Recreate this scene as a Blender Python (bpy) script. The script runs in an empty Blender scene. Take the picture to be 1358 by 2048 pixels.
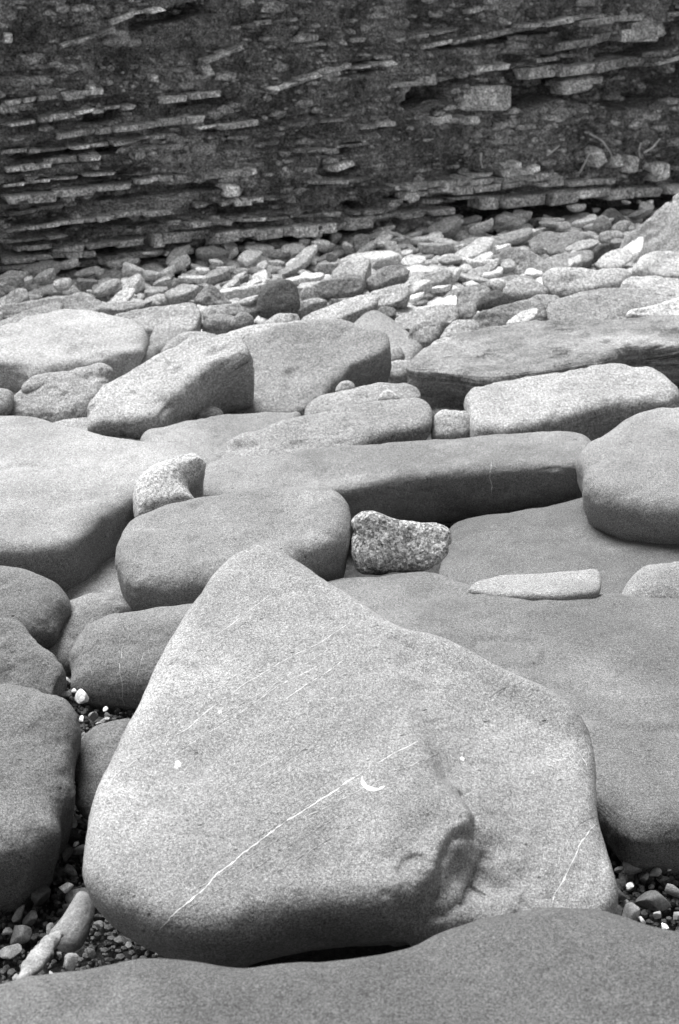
import bpy, bmesh, math, random
import numpy as np
from mathutils import Vector, Matrix
from mathutils.bvhtree import BVHTree
R = math.radians
rng = np.random.default_rng(7); random.seed(7)
S = bpy.context.scene
COL = S.collection

# ------------------------------------------------------------ camera, sky, sun, exposure
CAM_Z, PITCH, F = 1.6, R(22), 50/36*2048
cam = bpy.data.cameras.new('camera'); camo = bpy.data.objects.new('camera', cam); COL.objects.link(camo)
camo.location = (0, 0, CAM_Z); camo.rotation_euler = (math.pi/2-PITCH, 0, 0)
cam.sensor_fit = 'VERTICAL'; cam.sensor_height = 36; cam.lens = 50; cam.clip_start = .05; cam.clip_end = 500
cam.dof.use_dof = True; cam.dof.focus_distance = 3.0; cam.dof.aperture_fstop = 8.0
S.camera = camo
W = bpy.data.worlds.new("World"); S.world = W; W.use_nodes = True
nt = W.node_tree; bg = nt.nodes['Background']
sky = nt.nodes.new('ShaderNodeTexSky'); sky.sky_type = 'NISHITA'; sky.sun_disc = False
sky.sun_elevation = R(63); sky.sun_rotation = R(-40); sky.dust_density = 0.6; sky.air_density = 0.7
bw = nt.nodes.new('ShaderNodeRGBToBW')          # black and white film
nt.links.new(sky.outputs[0], bw.inputs[0]); nt.links.new(bw.outputs[0], bg.inputs[0]); bg.inputs[1].default_value = .05
sun = bpy.data.lights.new('sun', 'SUN'); sun.energy = 1.5; sun.angle = R(42)
suno = bpy.data.objects.new('sun', sun); COL.objects.link(suno)
sd = Vector((-math.sin(R(40))*math.cos(R(63)), math.cos(R(40))*math.cos(R(63)), math.sin(R(63))))
suno.rotation_euler = sd.to_track_quat('Z', 'Y').to_euler(); suno.location = (0, 0, 8)
S.view_settings.view_transform = 'Standard'; S.view_settings.look = 'None'
S.view_settings.exposure = 2.65; S.view_settings.gamma = 1.0; S.view_settings.use_curve_mapping = False

# ------------------------------------------------------------ projection helpers (photo pixel <-> ray)
cp, sp = math.cos(PITCH), math.sin(PITCH)
def ray(u, v):
    a = (np.asarray(u, float)-679)/F; b = (np.asarray(v, float)-1024)/F
    return np.stack([a, cp-b*sp, -sp-b*cp], -1)
def project(P):
    x, y, z = P[:, 0], P[:, 1], P[:, 2]-CAM_Z
    d = y*cp-z*sp; b = -(y*sp+z*cp)/d
    return np.stack([679+F*x/d, 1024+F*b], -1)
def at_z(u, v, z):
    r = ray(u, v); return np.array([0, 0, CAM_Z])+r*((z-CAM_Z)/r[2])

# ------------------------------------------------------------ noise
def _h(i, j, k, s):
    n = (i*73856093) ^ (j*19349663) ^ (k*83492791) ^ (s*2654435)
    n = (n ^ (n >> 13))*1274126177 & 0x7fffffff
    n = (n ^ (n >> 15))*668265263 & 0x7fffffff
    return ((n ^ (n >> 12)) & 0xffff)/32767.5-1
def noise(P, s=0):
    I = np.floor(P).astype(np.int64); f = P-I; f = f*f*f*(f*(f*6-15)+10)
    o = 0
    for a in (0, 1):
        wa = f[:, 0] if a else 1-f[:, 0]
        for b in (0, 1):
            wb = f[:, 1] if b else 1-f[:, 1]
            for c in (0, 1):
                wc = f[:, 2] if c else 1-f[:, 2]
                o = o+wa*wb*wc*_h(I[:, 0]+a, I[:, 1]+b, I[:, 2]+c, s)
    return o
ROT = np.array([[.36, .48, -.8], [-.8, .6, 0], [.48, .64, .6]])
def fbm(P, freq, octs=4, gain=.5, s=0):
    o = 0; A = 1; Q = P*freq
    for i in range(octs):
        o = o+A*noise(Q+17.3*i, s+i); A *= gain; Q = Q@ROT.T*2.03
    return o

# ------------------------------------------------------------ materials (grey: the photograph is black and white)
def mat(name, spots=.10, grain=520, grain_amt=.35, mott=.25, mott_s=6, strata=0, rough=.85, bump=.25, bump_s=70, flecks=0, stain=.1, base=None, spec=.1):
    m = bpy.data.materials.new(name); m.use_nodes = True; t = m.node_tree; N = t.nodes; L = t.links
    p = N['Principled BSDF']; p.inputs['Roughness'].default_value = rough
    p.inputs['Specular IOR Level'].default_value = spec
    g = N.new('ShaderNodeNewGeometry'); pos = g.outputs['Position']
    def nz(scale, det=3, vec=None, rg=.55):
        n = N.new('ShaderNodeTexNoise'); n.inputs['Scale'].default_value = scale; n.inputs['Detail'].default_value = det
        n.inputs['Roughness'].default_value = rg; L.new(vec or pos, n.inputs['Vector']); return n.outputs['Fac']
    def rng_(x, a, b, c, d):
        r = N.new('ShaderNodeMapRange'); L.new(x, r.inputs[0])
        for i, q in enumerate((a, b, c, d)): r.inputs[1+i].default_value = q
        return r.outputs[0]
    def mul(a, b, op='MULTIPLY'):
        q = N.new('ShaderNodeMath'); q.operation = op
        for i, x in enumerate((a, b)):
            if isinstance(x, (int, float)): q.inputs[i].default_value = x
            else: L.new(x, q.inputs[i])
        return q.outputs[0]
    if base is None:
        oi = N.new('ShaderNodeObjectInfo'); b_ = N.new('ShaderNodeRGBToBW'); L.new(oi.outputs['Color'], b_.inputs[0]); c = b_.outputs[0]
    else: c = mul(base, 1.0)
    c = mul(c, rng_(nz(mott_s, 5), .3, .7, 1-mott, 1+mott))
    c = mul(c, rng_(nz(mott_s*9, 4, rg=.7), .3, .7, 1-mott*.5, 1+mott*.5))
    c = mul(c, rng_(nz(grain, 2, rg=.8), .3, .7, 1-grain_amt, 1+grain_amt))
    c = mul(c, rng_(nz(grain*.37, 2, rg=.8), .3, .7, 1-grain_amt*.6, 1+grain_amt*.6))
    h = nz(bump_s, 6, rg=.65)
    # dark specks and small pits
    sp_ = rng_(nz(55, 3, rg=.7), .66, .72, 1, 1-spots*3); c = mul(c, sp_)
    st1 = nz(1.7, 6, rg=.62); c = mul(c, rng_(st1, .50, .56, 1-stain, 1))                    # weathered patches with an edge
    st2 = nz(7.5, 7, rg=.7); c = mul(c, rng_(st2, .60, .66, 1, 1+stain*.8))
    vp = N.new('ShaderNodeTexVoronoi'); vp.inputs['Scale'].default_value = 17; L.new(pos, vp.inputs[0])
    pit = rng_(vp.outputs['Distance'], .02, .075, 0, 1); c = mul(c, rng_(pit, 0, 1, .55, 1)); h = mul(h, mul(pit, .8), 'ADD')
    if strata:
        mp = N.new('ShaderNodeMapping'); mp.inputs['Rotation'].default_value = (R(4), R(-6), R(10)); mp.inputs['Scale'].default_value = (1.3, 2.2, 34)
        L.new(pos, mp.inputs[0]); s_ = nz(1.6, 5, mp.outputs[0], .6)
        c = mul(c, rng_(s_, .32, .62, 1-strata, 1+strata*.6)); h = mul(h, mul(s_, 2.5), 'ADD')
    if flecks:
        vo = N.new('ShaderNodeTexVoronoi'); vo.inputs['Scale'].default_value = 175; vo.inputs['Randomness'].default_value = 1; L.new(pos, vo.inputs[0])
        b2 = N.new('ShaderNodeRGBToBW'); L.new(vo.outputs['Color'], b2.inputs[0])
        c = mul(c, rng_(b2.outputs[0], .25, .75, 1-flecks, 1+flecks)); h = mul(h, mul(b2.outputs[0], .5), 'ADD')
    cm = N.new('ShaderNodeCombineColor')
    for i in range(3): L.new(c, cm.inputs[i])
    L.new(cm.outputs[0], p.inputs['Base Color'])
    bp = N.new('ShaderNodeBump'); bp.inputs['Strength'].default_value = bump; bp.inputs['Distance'].default_value = .012
    L.new(h, bp.inputs['Height']); L.new(bp.outputs[0], p.inputs['Normal'])
    return m
M = dict(
    smooth=mat('smooth_sandstone', grain=680, grain_amt=.85, mott=.17, mott_s=4, bump=.4, bump_s=45, stain=.2),
    mid=mat('weathered_sandstone', grain=330, grain_amt=.8, mott=.16, mott_s=5, bump=.4, bump_s=38),
    far=mat('beach_rubble_stone', grain=190, grain_amt=.8, mott=.16, mott_s=7, bump=.5, bump_s=22),
    lam=mat('laminated_sandstone', grain=280, grain_amt=.7, mott=.12, strata=.38, bump=.6, bump_s=30),
    cong=mat('speckled_conglomerate', grain=240, grain_amt=.6, mott=.5, mott_s=11, flecks=.5, bump=.6, bump_s=40, spots=.25),
    peb=mat('pebble_stone', grain=420, grain_amt=.35, mott=.25, mott_s=25, bump=.3, bump_s=120, rough=.6),
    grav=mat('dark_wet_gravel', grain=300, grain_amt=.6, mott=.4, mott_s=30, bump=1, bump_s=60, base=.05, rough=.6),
    shale=mat('dark_shale', grain=95, grain_amt=.9, mott=.55, mott_s=4.5, bump=1.0, bump_s=20, strata=.22, stain=.3),
    bed=mat('cliff_sandstone_bed', grain=100, grain_amt=.9, mott=.42, mott_s=7, bump=1.0, bump_s=24),
    vein=mat('white_calcite_vein', grain=500, grain_amt=.3, mott=.2, mott_s=60, bump=.1),
    wood=mat('bleached_driftwood', grain=300, grain_amt=.35, mott=.3, mott_s=30, bump=.5, bump_s=90),
)

# ------------------------------------------------------------ object helpers
def link(name, V, Fc, m, loc=(0, 0, 0), alb=.35, smooth=True, parent=None):
    me = bpy.data.meshes.new(name); V = np.asarray(V, float); Fc = np.asarray(Fc)
    if Fc.ndim == 2:
        k = Fc.shape[1]
        me.vertices.add(len(V)); me.vertices.foreach_set('co', V.astype(np.float32).ravel())
        me.loops.add(Fc.size); me.loops.foreach_set('vertex_index', Fc.astype(np.int32).ravel())
        me.polygons.add(len(Fc)); me.polygons.foreach_set('loop_start', np.arange(0, Fc.size, k, dtype=np.int32))
        me.update(calc_edges=True)
    me.polygons.foreach_set('use_smooth', np.full(len(me.polygons), smooth))
    me.materials.append(m); me.validate(); me.update()
    o = bpy.data.objects.new(name, me); COL.objects.link(o); o.location = loc; o.color = (alb, alb, alb, 1)
    if parent: o.parent = parent
    return o
def tag(o, label=None, cat=None, group=None, kind=None):
    for k, v in (('label', label), ('category', cat), ('group', group), ('kind', kind)):
        if v: o[k] = v
    return o
_ico = {}
def ico(l):
    if l not in _ico:
        bm = bmesh.new(); bmesh.ops.create_icosphere(bm, subdivisions=l, radius=1)
        _ico[l] = (np.array([v.co[:] for v in bm.verts]), np.array([[v.index for v in f.verts] for f in bm.faces])); bm.free()
    return _ico[l]
def vnormals(V, Fc):
    n = np.cross(V[Fc[:, 1]]-V[Fc[:, 0]], V[Fc[:, 2]]-V[Fc[:, 0]]); o = np.zeros_like(V)
    for i in range(3): np.add.at(o, Fc[:, i], n)
    return o/np.maximum(np.linalg.norm(o, axis=1, keepdims=True), 1e-12)

def chaikin(P, n=2):
    for _ in range(n):
        Q = np.roll(P, -1, 0); P = np.stack([.75*P+.25*Q, .25*P+.75*Q], 1).reshape(-1, P.shape[1])
    return P
def polysdf(X, P):
    d = np.full(len(X), 1e9); ins = np.zeros(len(X), bool)
    for i in range(len(P)):
        a = P[i]; b = P[(i+1) % len(P)]; e = b-a; w = X-a
        t = np.clip((w@e)/max(e@e, 1e-12), 0, 1); q = w-t[:, None]*e
        d = np.minimum(d, (q**2).sum(1))
        c = (a[1] > X[:, 1]) != (b[1] > X[:, 1])
        if abs(e[1]) > 1e-12: ins ^= c & (X[:, 0] < e[0]*(X[:, 1]-a[1])/e[1]+a[0])
    d = np.sqrt(d); return np.where(ins, -d, d)
def blur(G, k):
    for ax in (0, 1):
        for _ in range(k):
            g = np.pad(G, [(1, 1) if i == ax else (0, 0) for i in (0, 1)], mode='edge')
            G = .25*(g[:-2] if ax == 0 else g[:, :-2])+.5*G+.25*(g[2:] if ax == 0 else g[:, 2:])
    return G

def solid(P2, h, rx, rz, p, lvl, warp=None, soft=2, rb=None, seed=0, cuts=0, dome=0):
    """rounded stone: outline P2 (m, in its own plane), top at s=0, thickness h"""
    NG = 72
    lo = P2.min(0); hi = P2.max(0); c = (lo+hi)/2; e = (hi-lo)/2*1.35+.01
    gx = np.linspace(-1, 1, NG); GX, GY = np.meshgrid(gx*e[0]+c[0], gx*e[1]+c[1], indexing='ij')
    G = polysdf(np.stack([GX.ravel(), GY.ravel()], 1), chaikin(P2, 2)).reshape(NG, NG)
    G = blur(G, soft)
    inr = -G.min(); ci = np.unravel_index(G.argmin(), G.shape)
    rx = min(rx, .95*inr); rz = min(rz, .9*h); rb = min(rb or max(rx*1.5, .3*h), .95*inr); hb = min(h-.5*rz, h*.85)
    # centre: between the area centroid and the deepest inside point
    ins = G < 0; cc = np.array([GX[ins].mean(), GY[ins].mean()])
    ctr = .5*cc+.5*np.array([GX[ci], GY[ci]])
    A = np.stack([GX[ins], GY[ins]], 1)-cc; w, E = np.linalg.eigh(np.cov(A.T)); ex = 2*np.sqrt(np.maximum(w, 1e-8))
    D, Fc = ico(lvl)
    d2 = (D[:, :1]*ex[0])*E[:, 0]+(D[:, 1:2]*ex[1])*E[:, 1]
    d3 = np.concatenate([d2, D[:, 2:]*h*.5], 1)
    if np.linalg.det(np.stack([np.append(E[:, 0], 0), np.append(E[:, 1], 0), [0, 0, 1]])) < 0: Fc = Fc[:, ::-1]
    rg = np.random.default_rng(seed); size = math.sqrt(ex[0]*ex[1])*2
    planes = []
    for _ in range(cuts):
        q = rg.normal(size=3); q[2] = abs(q[2])*.8; q /= np.linalg.norm(q); planes.append((q, rg.uniform(.55, .82)))
    off = rg.uniform(0, 50, 3)
    def fn(X):
        i = (X[:, 0]-c[0])/e[0]*.5+.5; j = (X[:, 1]-c[1])/e[1]*.5+.5
        i = np.clip(i*(NG-1), 0, NG-1.001); j = np.clip(j*(NG-1), 0, NG-1.001)
        a = i.astype(int); b = j.astype(int); fi = i-a; fj = j-b
        d = G[a, b]*(1-fi)*(1-fj)+G[a+1, b]*fi*(1-fj)+G[a, b+1]*(1-fi)*fj+G[a+1, b+1]*fi*fj
        s = X[:, 2].copy()
        if warp is not None: s = s-warp(X[:, :2])
        if dome: s = s+dome*(1+d/inr)**2*(d < 0)
        A_ = np.maximum((d+rx)/rx, 0); B_ = np.maximum((s+rz)/rz, 0)
        f = (A_**p+B_**p)**(1/p)-1
        A_ = np.maximum((d+rb)/rb, 0); B_ = np.maximum((-s-h+hb)/hb, 0)
        f = np.maximum(f, (A_**1.8+B_**1.8)**(1/1.8)-1)
        for q, k in planes:
            Y = np.concatenate([(X[:, :2]-ctr)@E/ex/1.9, ((X[:, 2]+h/2)/(h*.5))[:, None]], 1)
            f = np.maximum(f, (Y@q-k)*1.5)
        return f
    C = np.array([ctr[0], ctr[1], -h*.5])
    lo_t = np.zeros(len(D)); hi_t = np.full(len(D), 4.0)
    for _ in range(17):
        mt = (lo_t+hi_t)/2; ok = fn(C+d3*mt[:, None]) < 0
        lo_t = np.where(ok, mt, lo_t); hi_t = np.where(ok, hi_t, mt)
    return C+d3*lo_t[:, None], Fc, size

TRACED = []
ROCKS = {}
def rock(label, poly, z=.1, elev=75, az=0, h=.15, rx=.08, rz=.05, p=2.2, lvl=5, m='mid', alb=.35, rough=1.0, seed=None, rb=None,
         warp=None, fit=True, soft=2, name='boulder', cuts=0, fine=1.0, dome=0, key=None, group='boulders and stones lying on the beach', y=None, keep_tri=None):
    seed = len(TRACED)+11 if seed is None else seed
    P = np.array(poly, float); TRACED.append(P)
    Pn = np.roll(P, -1, 0); cr = P[:, 0]*Pn[:, 1]-Pn[:, 0]*P[:, 1]; cu, cv = ((P+Pn)*cr[:, None]).sum(0)/(3*cr.sum())
    r0 = ray(cu, cv)
    P0 = np.array([0, 0, CAM_Z])+r0*((z-CAM_Z)/r0[2])
    e_, a_ = R(elev), R(az)
    n = np.array([math.sin(a_)*math.cos(e_), -math.cos(a_)*math.cos(e_), math.sin(e_)])
    e1 = np.array([math.cos(a_), math.sin(a_), 0]); e2 = np.cross(n, e1)
    FR = np.stack([e1, e2, n])
    def toplane(Q):
        r = ray(Q[:, 0], Q[:, 1]); t = ((P0-np.array([0, 0, CAM_Z]))@n)/(r@n)
        X = np.array([0, 0, CAM_Z])+r*t[:, None]
        return (X-P0)@FR[:2].T
    Q = P.copy()
    wf = None
    if warp:                                     # evaluate the relief once on a grid, then interpolate
        T2 = toplane(P); l0 = T2.min(0)-.08; l1 = T2.max(0)+.08; NW = 460
        wx, wy = np.meshgrid(np.linspace(l0[0], l1[0], NW), np.linspace(l0[1], l1[1], NW), indexing='ij')
        WG = warp(np.stack([wx.ravel(), wy.ravel()], 1), toplane).reshape(NW, NW); WG = blur(WG, 1)
        def wf(X):
            i = np.clip((X[:, 0]-l0[0])/(l1[0]-l0[0])*(NW-1), 0, NW-1.001); j = np.clip((X[:, 1]-l0[1])/(l1[1]-l0[1])*(NW-1), 0, NW-1.001)
            a = i.astype(int); b = j.astype(int); fi = i-a; fj = j-b
            return WG[a, b]*(1-fi)*(1-fj)+WG[a+1, b]*fi*(1-fj)+WG[a, b+1]*(1-fi)*fj+WG[a+1, b+1]*fi*fj
    if fit:
        # densify long edges so that the outline can be followed closely
        def dens(P):
            o_ = []
            for i in range(len(P)):
                a, b = P[i], P[(i+1) % len(P)]; k = max(1, int(np.hypot(*(b-a))//max(22, np.ptp(P[:, 0])/16)))
                for j in range(k): o_.append(a+(b-a)*j/k)
            return np.array(o_)
        Pt = dens(P); Q = Pt.copy(); sg = np.sign(cr.sum())
        tn = np.roll(Pt, -1, 0)-np.roll(Pt, 1, 0); tn /= np.linalg.norm(tn, axis=1, keepdims=True); nn = np.stack([tn[:, 1], -tn[:, 0]], 1)*sg
        bw_ = max(7, np.ptp(P[:, 0])/30); act = nn[:, 1] < .45
        for it in range(4):
            V, Fc, size = solid(toplane(Q), h, rx, rz, p, 5, wf, soft, rb=rb, seed=seed, cuts=0, dome=dome)
            pr = project(V@FR+P0)
            mv = np.zeros(len(Q))
            for i in np.nonzero(act)[0]:
                w_ = pr-Pt[i]; a = w_@nn[i]; l = np.abs(w_@tn[i]); k = (l < bw_) & (np.abs(a) < 90)
                if k.any(): mv[i] = np.clip(a[k].max(), -30, 30)
            mv = .25*np.roll(mv, 1)+.5*mv+.25*np.roll(mv, -1) if it < 2 else mv
            Q = Q-nn*(mv*act*.8)[:, None]
    V, Fc, size = solid(toplane(Q), h, rx, rz, p, lvl, wf, soft, rb=rb, seed=seed, cuts=cuts, dome=dome)
    V = V@FR+P0
    if np.linalg.det(FR) < 0: Fc = Fc[:, ::-1]
    Nn = vnormals(V, Fc)
    if ((V-V.mean(0))*Nn).sum() < 0: Fc = Fc[:, ::-1]; Nn = -Nn
    d = .016*size*rough*fbm(V, 2.6/size, 3, .5, seed)+.0035*fine*fbm(V, 11, 4, .55, seed+9)*min(1, size*2)
    ch = fbm(V, 7/max(size, .25), 3, .5, seed+31); d -= (.03 if m != 'smooth' else .018)*size*rough*np.clip(ch-.4, 0, 1)
    ck = np.abs(fbm(V, 1.7/max(size, .3), 3, .5, seed+51)); mk = np.clip(noise(V*2.1/max(size, .3), seed+5)*3, 0, 1)
    if key != 'main': d -= .007*min(1, size)*np.clip(1-ck*22, 0, 1)*mk     # spalled hollows
    V = V+Nn*d[:, None]
    base = np.array([V[:, 0].mean(), V[:, 1].mean(), V[:, 2].min()])
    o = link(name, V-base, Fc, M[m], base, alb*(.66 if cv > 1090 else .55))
    tag(o, label, 'boulder' if name == 'boulder' else 'stone', group)
    if key: ROCKS[key] = (o, V, Fc)
    return o

# ------------------------------------------------------------ beach sheet
def ground_z(x, y):
    return -.04+0*x-.0*y
nx, ny = 220, 260
gx = np.concatenate([np.linspace(-60, -4, 20), np.linspace(-3.9, 4.5, nx), np.linspace(4.7, 60, 20)]); gy = np.concatenate([np.linspace(-60, -.6, 20), np.linspace(-.5, 10.5, ny), np.linspace(11, 60, 10)])
GX, GY = np.meshgrid(gx, gy, indexing='ij'); P = np.stack([GX.ravel(), GY.ravel(), np.zeros(GX.size)], 1)
z = ground_z(P[:, 0], np.minimum(P[:, 1], 11))+.02*fbm(P, 3, 4, .55, 3)+.006*fbm(P, 30, 2, .6, 5); P[:, 2] = z
I = np.arange(GX.size).reshape(GX.shape)
Fq = np.stack([I[:-1, :-1], I[1:, :-1], I[1:, 1:], I[:-1, 1:]], -1).reshape(-1, 4)
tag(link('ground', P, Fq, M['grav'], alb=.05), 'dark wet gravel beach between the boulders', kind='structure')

# ------------------------------------------------------------ foreground boulders
def main_warp(X, tp):
    q = lambda u, v: tp(np.array([[u, v]], float))[0]
    def seg(a, b):
        a = q(*a); b = q(*b); e = b-a; t = np.clip(((X-a)@e)/(e@e), 0, 1); w = X-a-t[:, None]*e
        return np.hypot(w[:, 0], w[:, 1]), (e[0]*(X[:, 1]-a[1])-e[1]*(X[:, 0]-a[0]))/math.hypot(*e)
    X3 = np.concatenate([X, np.zeros((len(X), 1))], 1)
    # the lower right-hand lobe lies behind a step that runs down the face
    path = [(760, 1235), (800, 1330), (815, 1450), (880, 1520), (950, 1590), (960, 1640), (905, 1680), (880, 1740), (800, 1800), (700, 1830), (640, 1900)]
    D = np.full(len(X), 9.); SG = np.zeros(len(X))
    for a, b in zip(path[:-1], path[1:]):
        d, s = seg(a, b); m_ = d < D; D = np.where(m_, d, D); SG = np.where(m_, s, SG)
    PG = np.array([q(*a_) for a_ in path]+[q(700, 2100), q(1500, 2100), q(1500, 1150)])
    wob = .012*fbm(X3, 11, 4, .55, 77)
    sd = -polysdf(X, chaikin(PG, 2))+wob
    dn = np.clip((q(800, 1250)[1]-X[:, 1])/(q(800, 1250)[1]-q(800, 1600)[1]), 0, 1.4)      # step grows downwards
    right = 1/(1+np.exp(-sd/(.006+.012*np.clip(1.1-dn, 0, 1))))
    h = -.034*right*dn-.2*np.clip(sd, 0, .3)*right
    c = q(965, 1700); g = np.exp(-(((X-c)/[.09, .06])**2).sum(1)); h -= .014*g*right
    def groove(pl, dep, sig):
        d = np.full(len(X), 9.)
        for a, b in zip(pl[:-1], pl[1:]): d = np.minimum(d, seg(a, b)[0])
        return -dep*np.exp(-((d+wob*.35)/sig)**2)
    h += groove([(925, 1560), (955, 1600), (950, 1640), (905, 1662), (884, 1700), (878, 1745), (850, 1765)], .014, .0065)
    h += groove([(975, 1660), (950, 1700), (930, 1745), (895, 1768), (865, 1772), (820, 1800)], .012, .006)
    h += groove([(800, 1735), (815, 1712), (838, 1705), (858, 1718)], .007, .006)
    h += groove([(770, 1770), (800, 1778), (850, 1776)], .006, .008)
    h += groove([(975, 1705), (1020, 1720), (1060, 1745), (1095, 1775)], .006, .012)
    ll = fbm(X3, 15, 4, .55, 5); reg = np.exp(-(((X-q(930, 1700))/[.15, .11])**2).sum(1)); h += .0062*ll*reg+.006*fbm(X3, 13, 4, .6, 91)*np.exp(-(((X-q(1030, 1750))/[.10, .05])**2).sum(1))
    # of broken layers right of the step
    # low saddle along the back right edge, lift near the apex
    h += .012*fbm(X3, 2.2, 2, .5, 4)
    return h
rock('very large pale triangular boulder with fine white veins, filling the foreground',
     [(490, 1101), (545, 1099), (600, 1130), (680, 1182), (740, 1224), (800, 1256), (870, 1272), (950, 1308), (1030, 1348), (1106, 1384), (1145, 1414), (1167, 1455), (1182, 1510), (1194, 1570), (1212, 1650), (1232, 1725), (1226, 1780), (1190, 1815),
      (1080, 1800), (950, 1790), (840, 1786), (700, 1796), (590, 1806), (500, 1838), (425, 1858), (330, 1842), (250, 1806), (190, 1770), (163, 1720), (175, 1650), (192, 1580), (238, 1480), (290, 1380), (340, 1285), (400, 1190), (445, 1130)],
     z=.345, elev=73, az=3, h=.32, rx=.055, rz=.05, p=2.3, rb=.26, lvl=8, m='smooth', alb=.375, rough=.35, warp=main_warp, key='main', fine=.55, seed=5, soft=1)
rock('broad smooth grey boulder cut by the bottom edge of the photo',
     [(-260, 2010), (-60, 1985), (60, 1951), (140, 1938), (250, 1923), (340, 1916), (400, 1920), (460, 1930), (540, 1932), (620, 1923), (740, 1908), (830, 1885), (900, 1858), (980, 1836), (1060, 1823), (1130, 1818), (1210, 1825), (1290, 1850), (1380, 1878), (1600, 1965), (1600, 2330), (-260, 2330)],
     z=.36, elev=88, h=.3, rx=.13, rz=.06, lvl=7, m='smooth', alb=.15, rough=.3, fine=.9, soft=1)
rock('wide flat grey boulder behind and right of the large triangular one',
     [(600, 1175), (660, 1154), (740, 1148), (810, 1144), (875, 1150), (935, 1170), (1020, 1176), (1120, 1180), (1220, 1184), (1300, 1192), (1420, 1205), (1600, 1300), (1600, 1620), (1358, 1640), (1280, 1650), (1225, 1630), (1190, 1560), (1100, 1560), (900, 1500), (700, 1400)],
     z=.17, elev=88, h=.2, rx=.07, rz=.06, lvl=7, m='smooth', alb=.22, rough=.5, fine=1.0)
rock('thin pale layer of rock lying on the wide flat boulder, square right end',
     [(935, 1176), (955, 1162), (1000, 1151), (1080, 1146), (1190, 1139), (1202, 1150), (1199, 1182), (1120, 1190), (1000, 1190)],
     z=.198, elev=88, h=.04, rb=.012, rx=.02, rz=.015, p=3, lvl=5, m='smooth', alb=.33, rough=.5)
rock('bright rounded boulder end at the right edge, above the wide flat boulder',
     [(1240, 1190), (1262, 1155), (1295, 1130), (1350, 1123), (1430, 1130), (1470, 1180), (1380, 1215), (1290, 1210)], z=.20, elev=65, h=.12, lvl=5, m='smooth', alb=.36)
rock('low smooth dark grey boulder in the hollow below the long slab',
     [(870, 1140), (885, 1090), (890, 1045), (900, 1015), (1050, 1000), (1250, 960), (1500, 940), (1600, 1050), (1600, 1280), (1250, 1250), (1080, 1230), (930, 1180)],
     z=.085, elev=88, az=0, h=.15, rx=.14, rz=.05, lvl=6, m='smooth', alb=.18, rough=.6, fit=False)
rock('speckled rough block of conglomerate in the gap between smooth boulders',
     [(704, 1060), (708, 1034), (725, 1024), (750, 1024), (790, 1036), (850, 1046), (885, 1050), (898, 1066), (899, 1098), (880, 1126), (850, 1140), (780, 1145), (715, 1142), (703, 1110)],
     z=.235, elev=35, h=.13, rx=.04, rz=.035, p=2.6, lvl=6, m='cong', alb=.5, rough=1.6, fine=2.2)
# left foreground
rock('broad pale slab with dark right face at the left edge, behind the white rock',
     [(-300, 860), (-100, 842), (0, 836), (60, 839), (120, 852), (180, 869), (240, 882), (330, 884), (385, 894), (408, 920), (400, 945), (340, 962), (270, 992), (205, 1028), (170, 1068), (120, 1088), (40, 1094), (-100, 1090), (-300, 1080)],
     z=.275, elev=86, h=.26, rx=.045, rz=.04, rb=.05, p=2.5, lvl=7, m='smooth', alb=.42, rough=.5)
rock('smooth loaf shaped boulder directly behind the tip of the triangular one',
     [(231, 1120), (238, 1080), (268, 1034), (330, 1006), (430, 990), (540, 977), (640, 974), (680, 987), (694, 1020), (698, 1060), (660, 1075), (600, 1105), (520, 1140), (420, 1155), (320, 1160), (256, 1150)],
     z=.275, elev=80, h=.26, rx=.07, rz=.055, rb=.09, p=2.4, lvl=7, m='smooth', alb=.37, rough=.6)
rock('small very pale lumpy rock between the broad slab and the loaf shaped boulder',
     [(266, 1010), (272, 968), (296, 935), (345, 915), (385, 904), (409, 918), (404, 945), (392, 965), (396, 992), (350, 1010), (300, 1024), (268, 1036)], z=.30, elev=50, h=.14, rx=.05, rz=.05, lvl=6, m='mid', alb=.66, rough=.7)
rock('rounded boulder with two thin vertical veins, under the loaf shaped boulder',
     [(137, 1345), (146, 1290), (175, 1252), (230, 1226), (310, 1214), (400, 1203), (470, 1200), (480, 1300), (420, 1370), (300, 1390), (200, 1380), (150, 1370)],
     z=.19, elev=62, h=.24, rx=.10, rz=.08, lvl=6, m='smooth', alb=.29, rough=.6, key='veined')
rock('pale rounded rock leaning behind the boulder with vertical veins',
     [(92, 1300), (108, 1252), (134, 1205), (180, 1187), (230, 1189), (268, 1212), (250, 1260), (190, 1300), (140, 1330), (105, 1325)], z=.13, elev=60, h=.12, lvl=6, m='smooth', alb=.33)
rock('pale cracked flat rock glimpsed left of the loaf shaped boulder',
     [(112, 1178), (135, 1155), (165, 1138), (200, 1120), (240, 1107), (280, 1150), (275, 1215), (200, 1225), (140, 1215)], z=.115, elev=85, h=.1, lvl=5, m='smooth', alb=.42)
rock('dark rounded boulder at the left edge under the broad pale slab',
     [(-160, 1150), (-60, 1136), (0, 1133), (52, 1139), (100, 1160), (130, 1190), (135, 1215), (110, 1245), (50, 1262), (-60, 1270), (-160, 1260)], z=.20, elev=68, h=.2, rx=.09, rz=.07, lvl=6, m='smooth', alb=.26)
rock('grey rock with a notched right end at the left edge, middle of three',
     [(-160, 1245), (-50, 1236), (20, 1232), (45, 1240), (90, 1288), (126, 1330), (128, 1372), (95, 1398), (20, 1410), (-160, 1420)], z=.19, elev=62, h=.16, rx=.03, rz=.03, rb=.04, p=3, cuts=2, lvl=6, m='smooth', alb=.25, rough=1.6)
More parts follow.
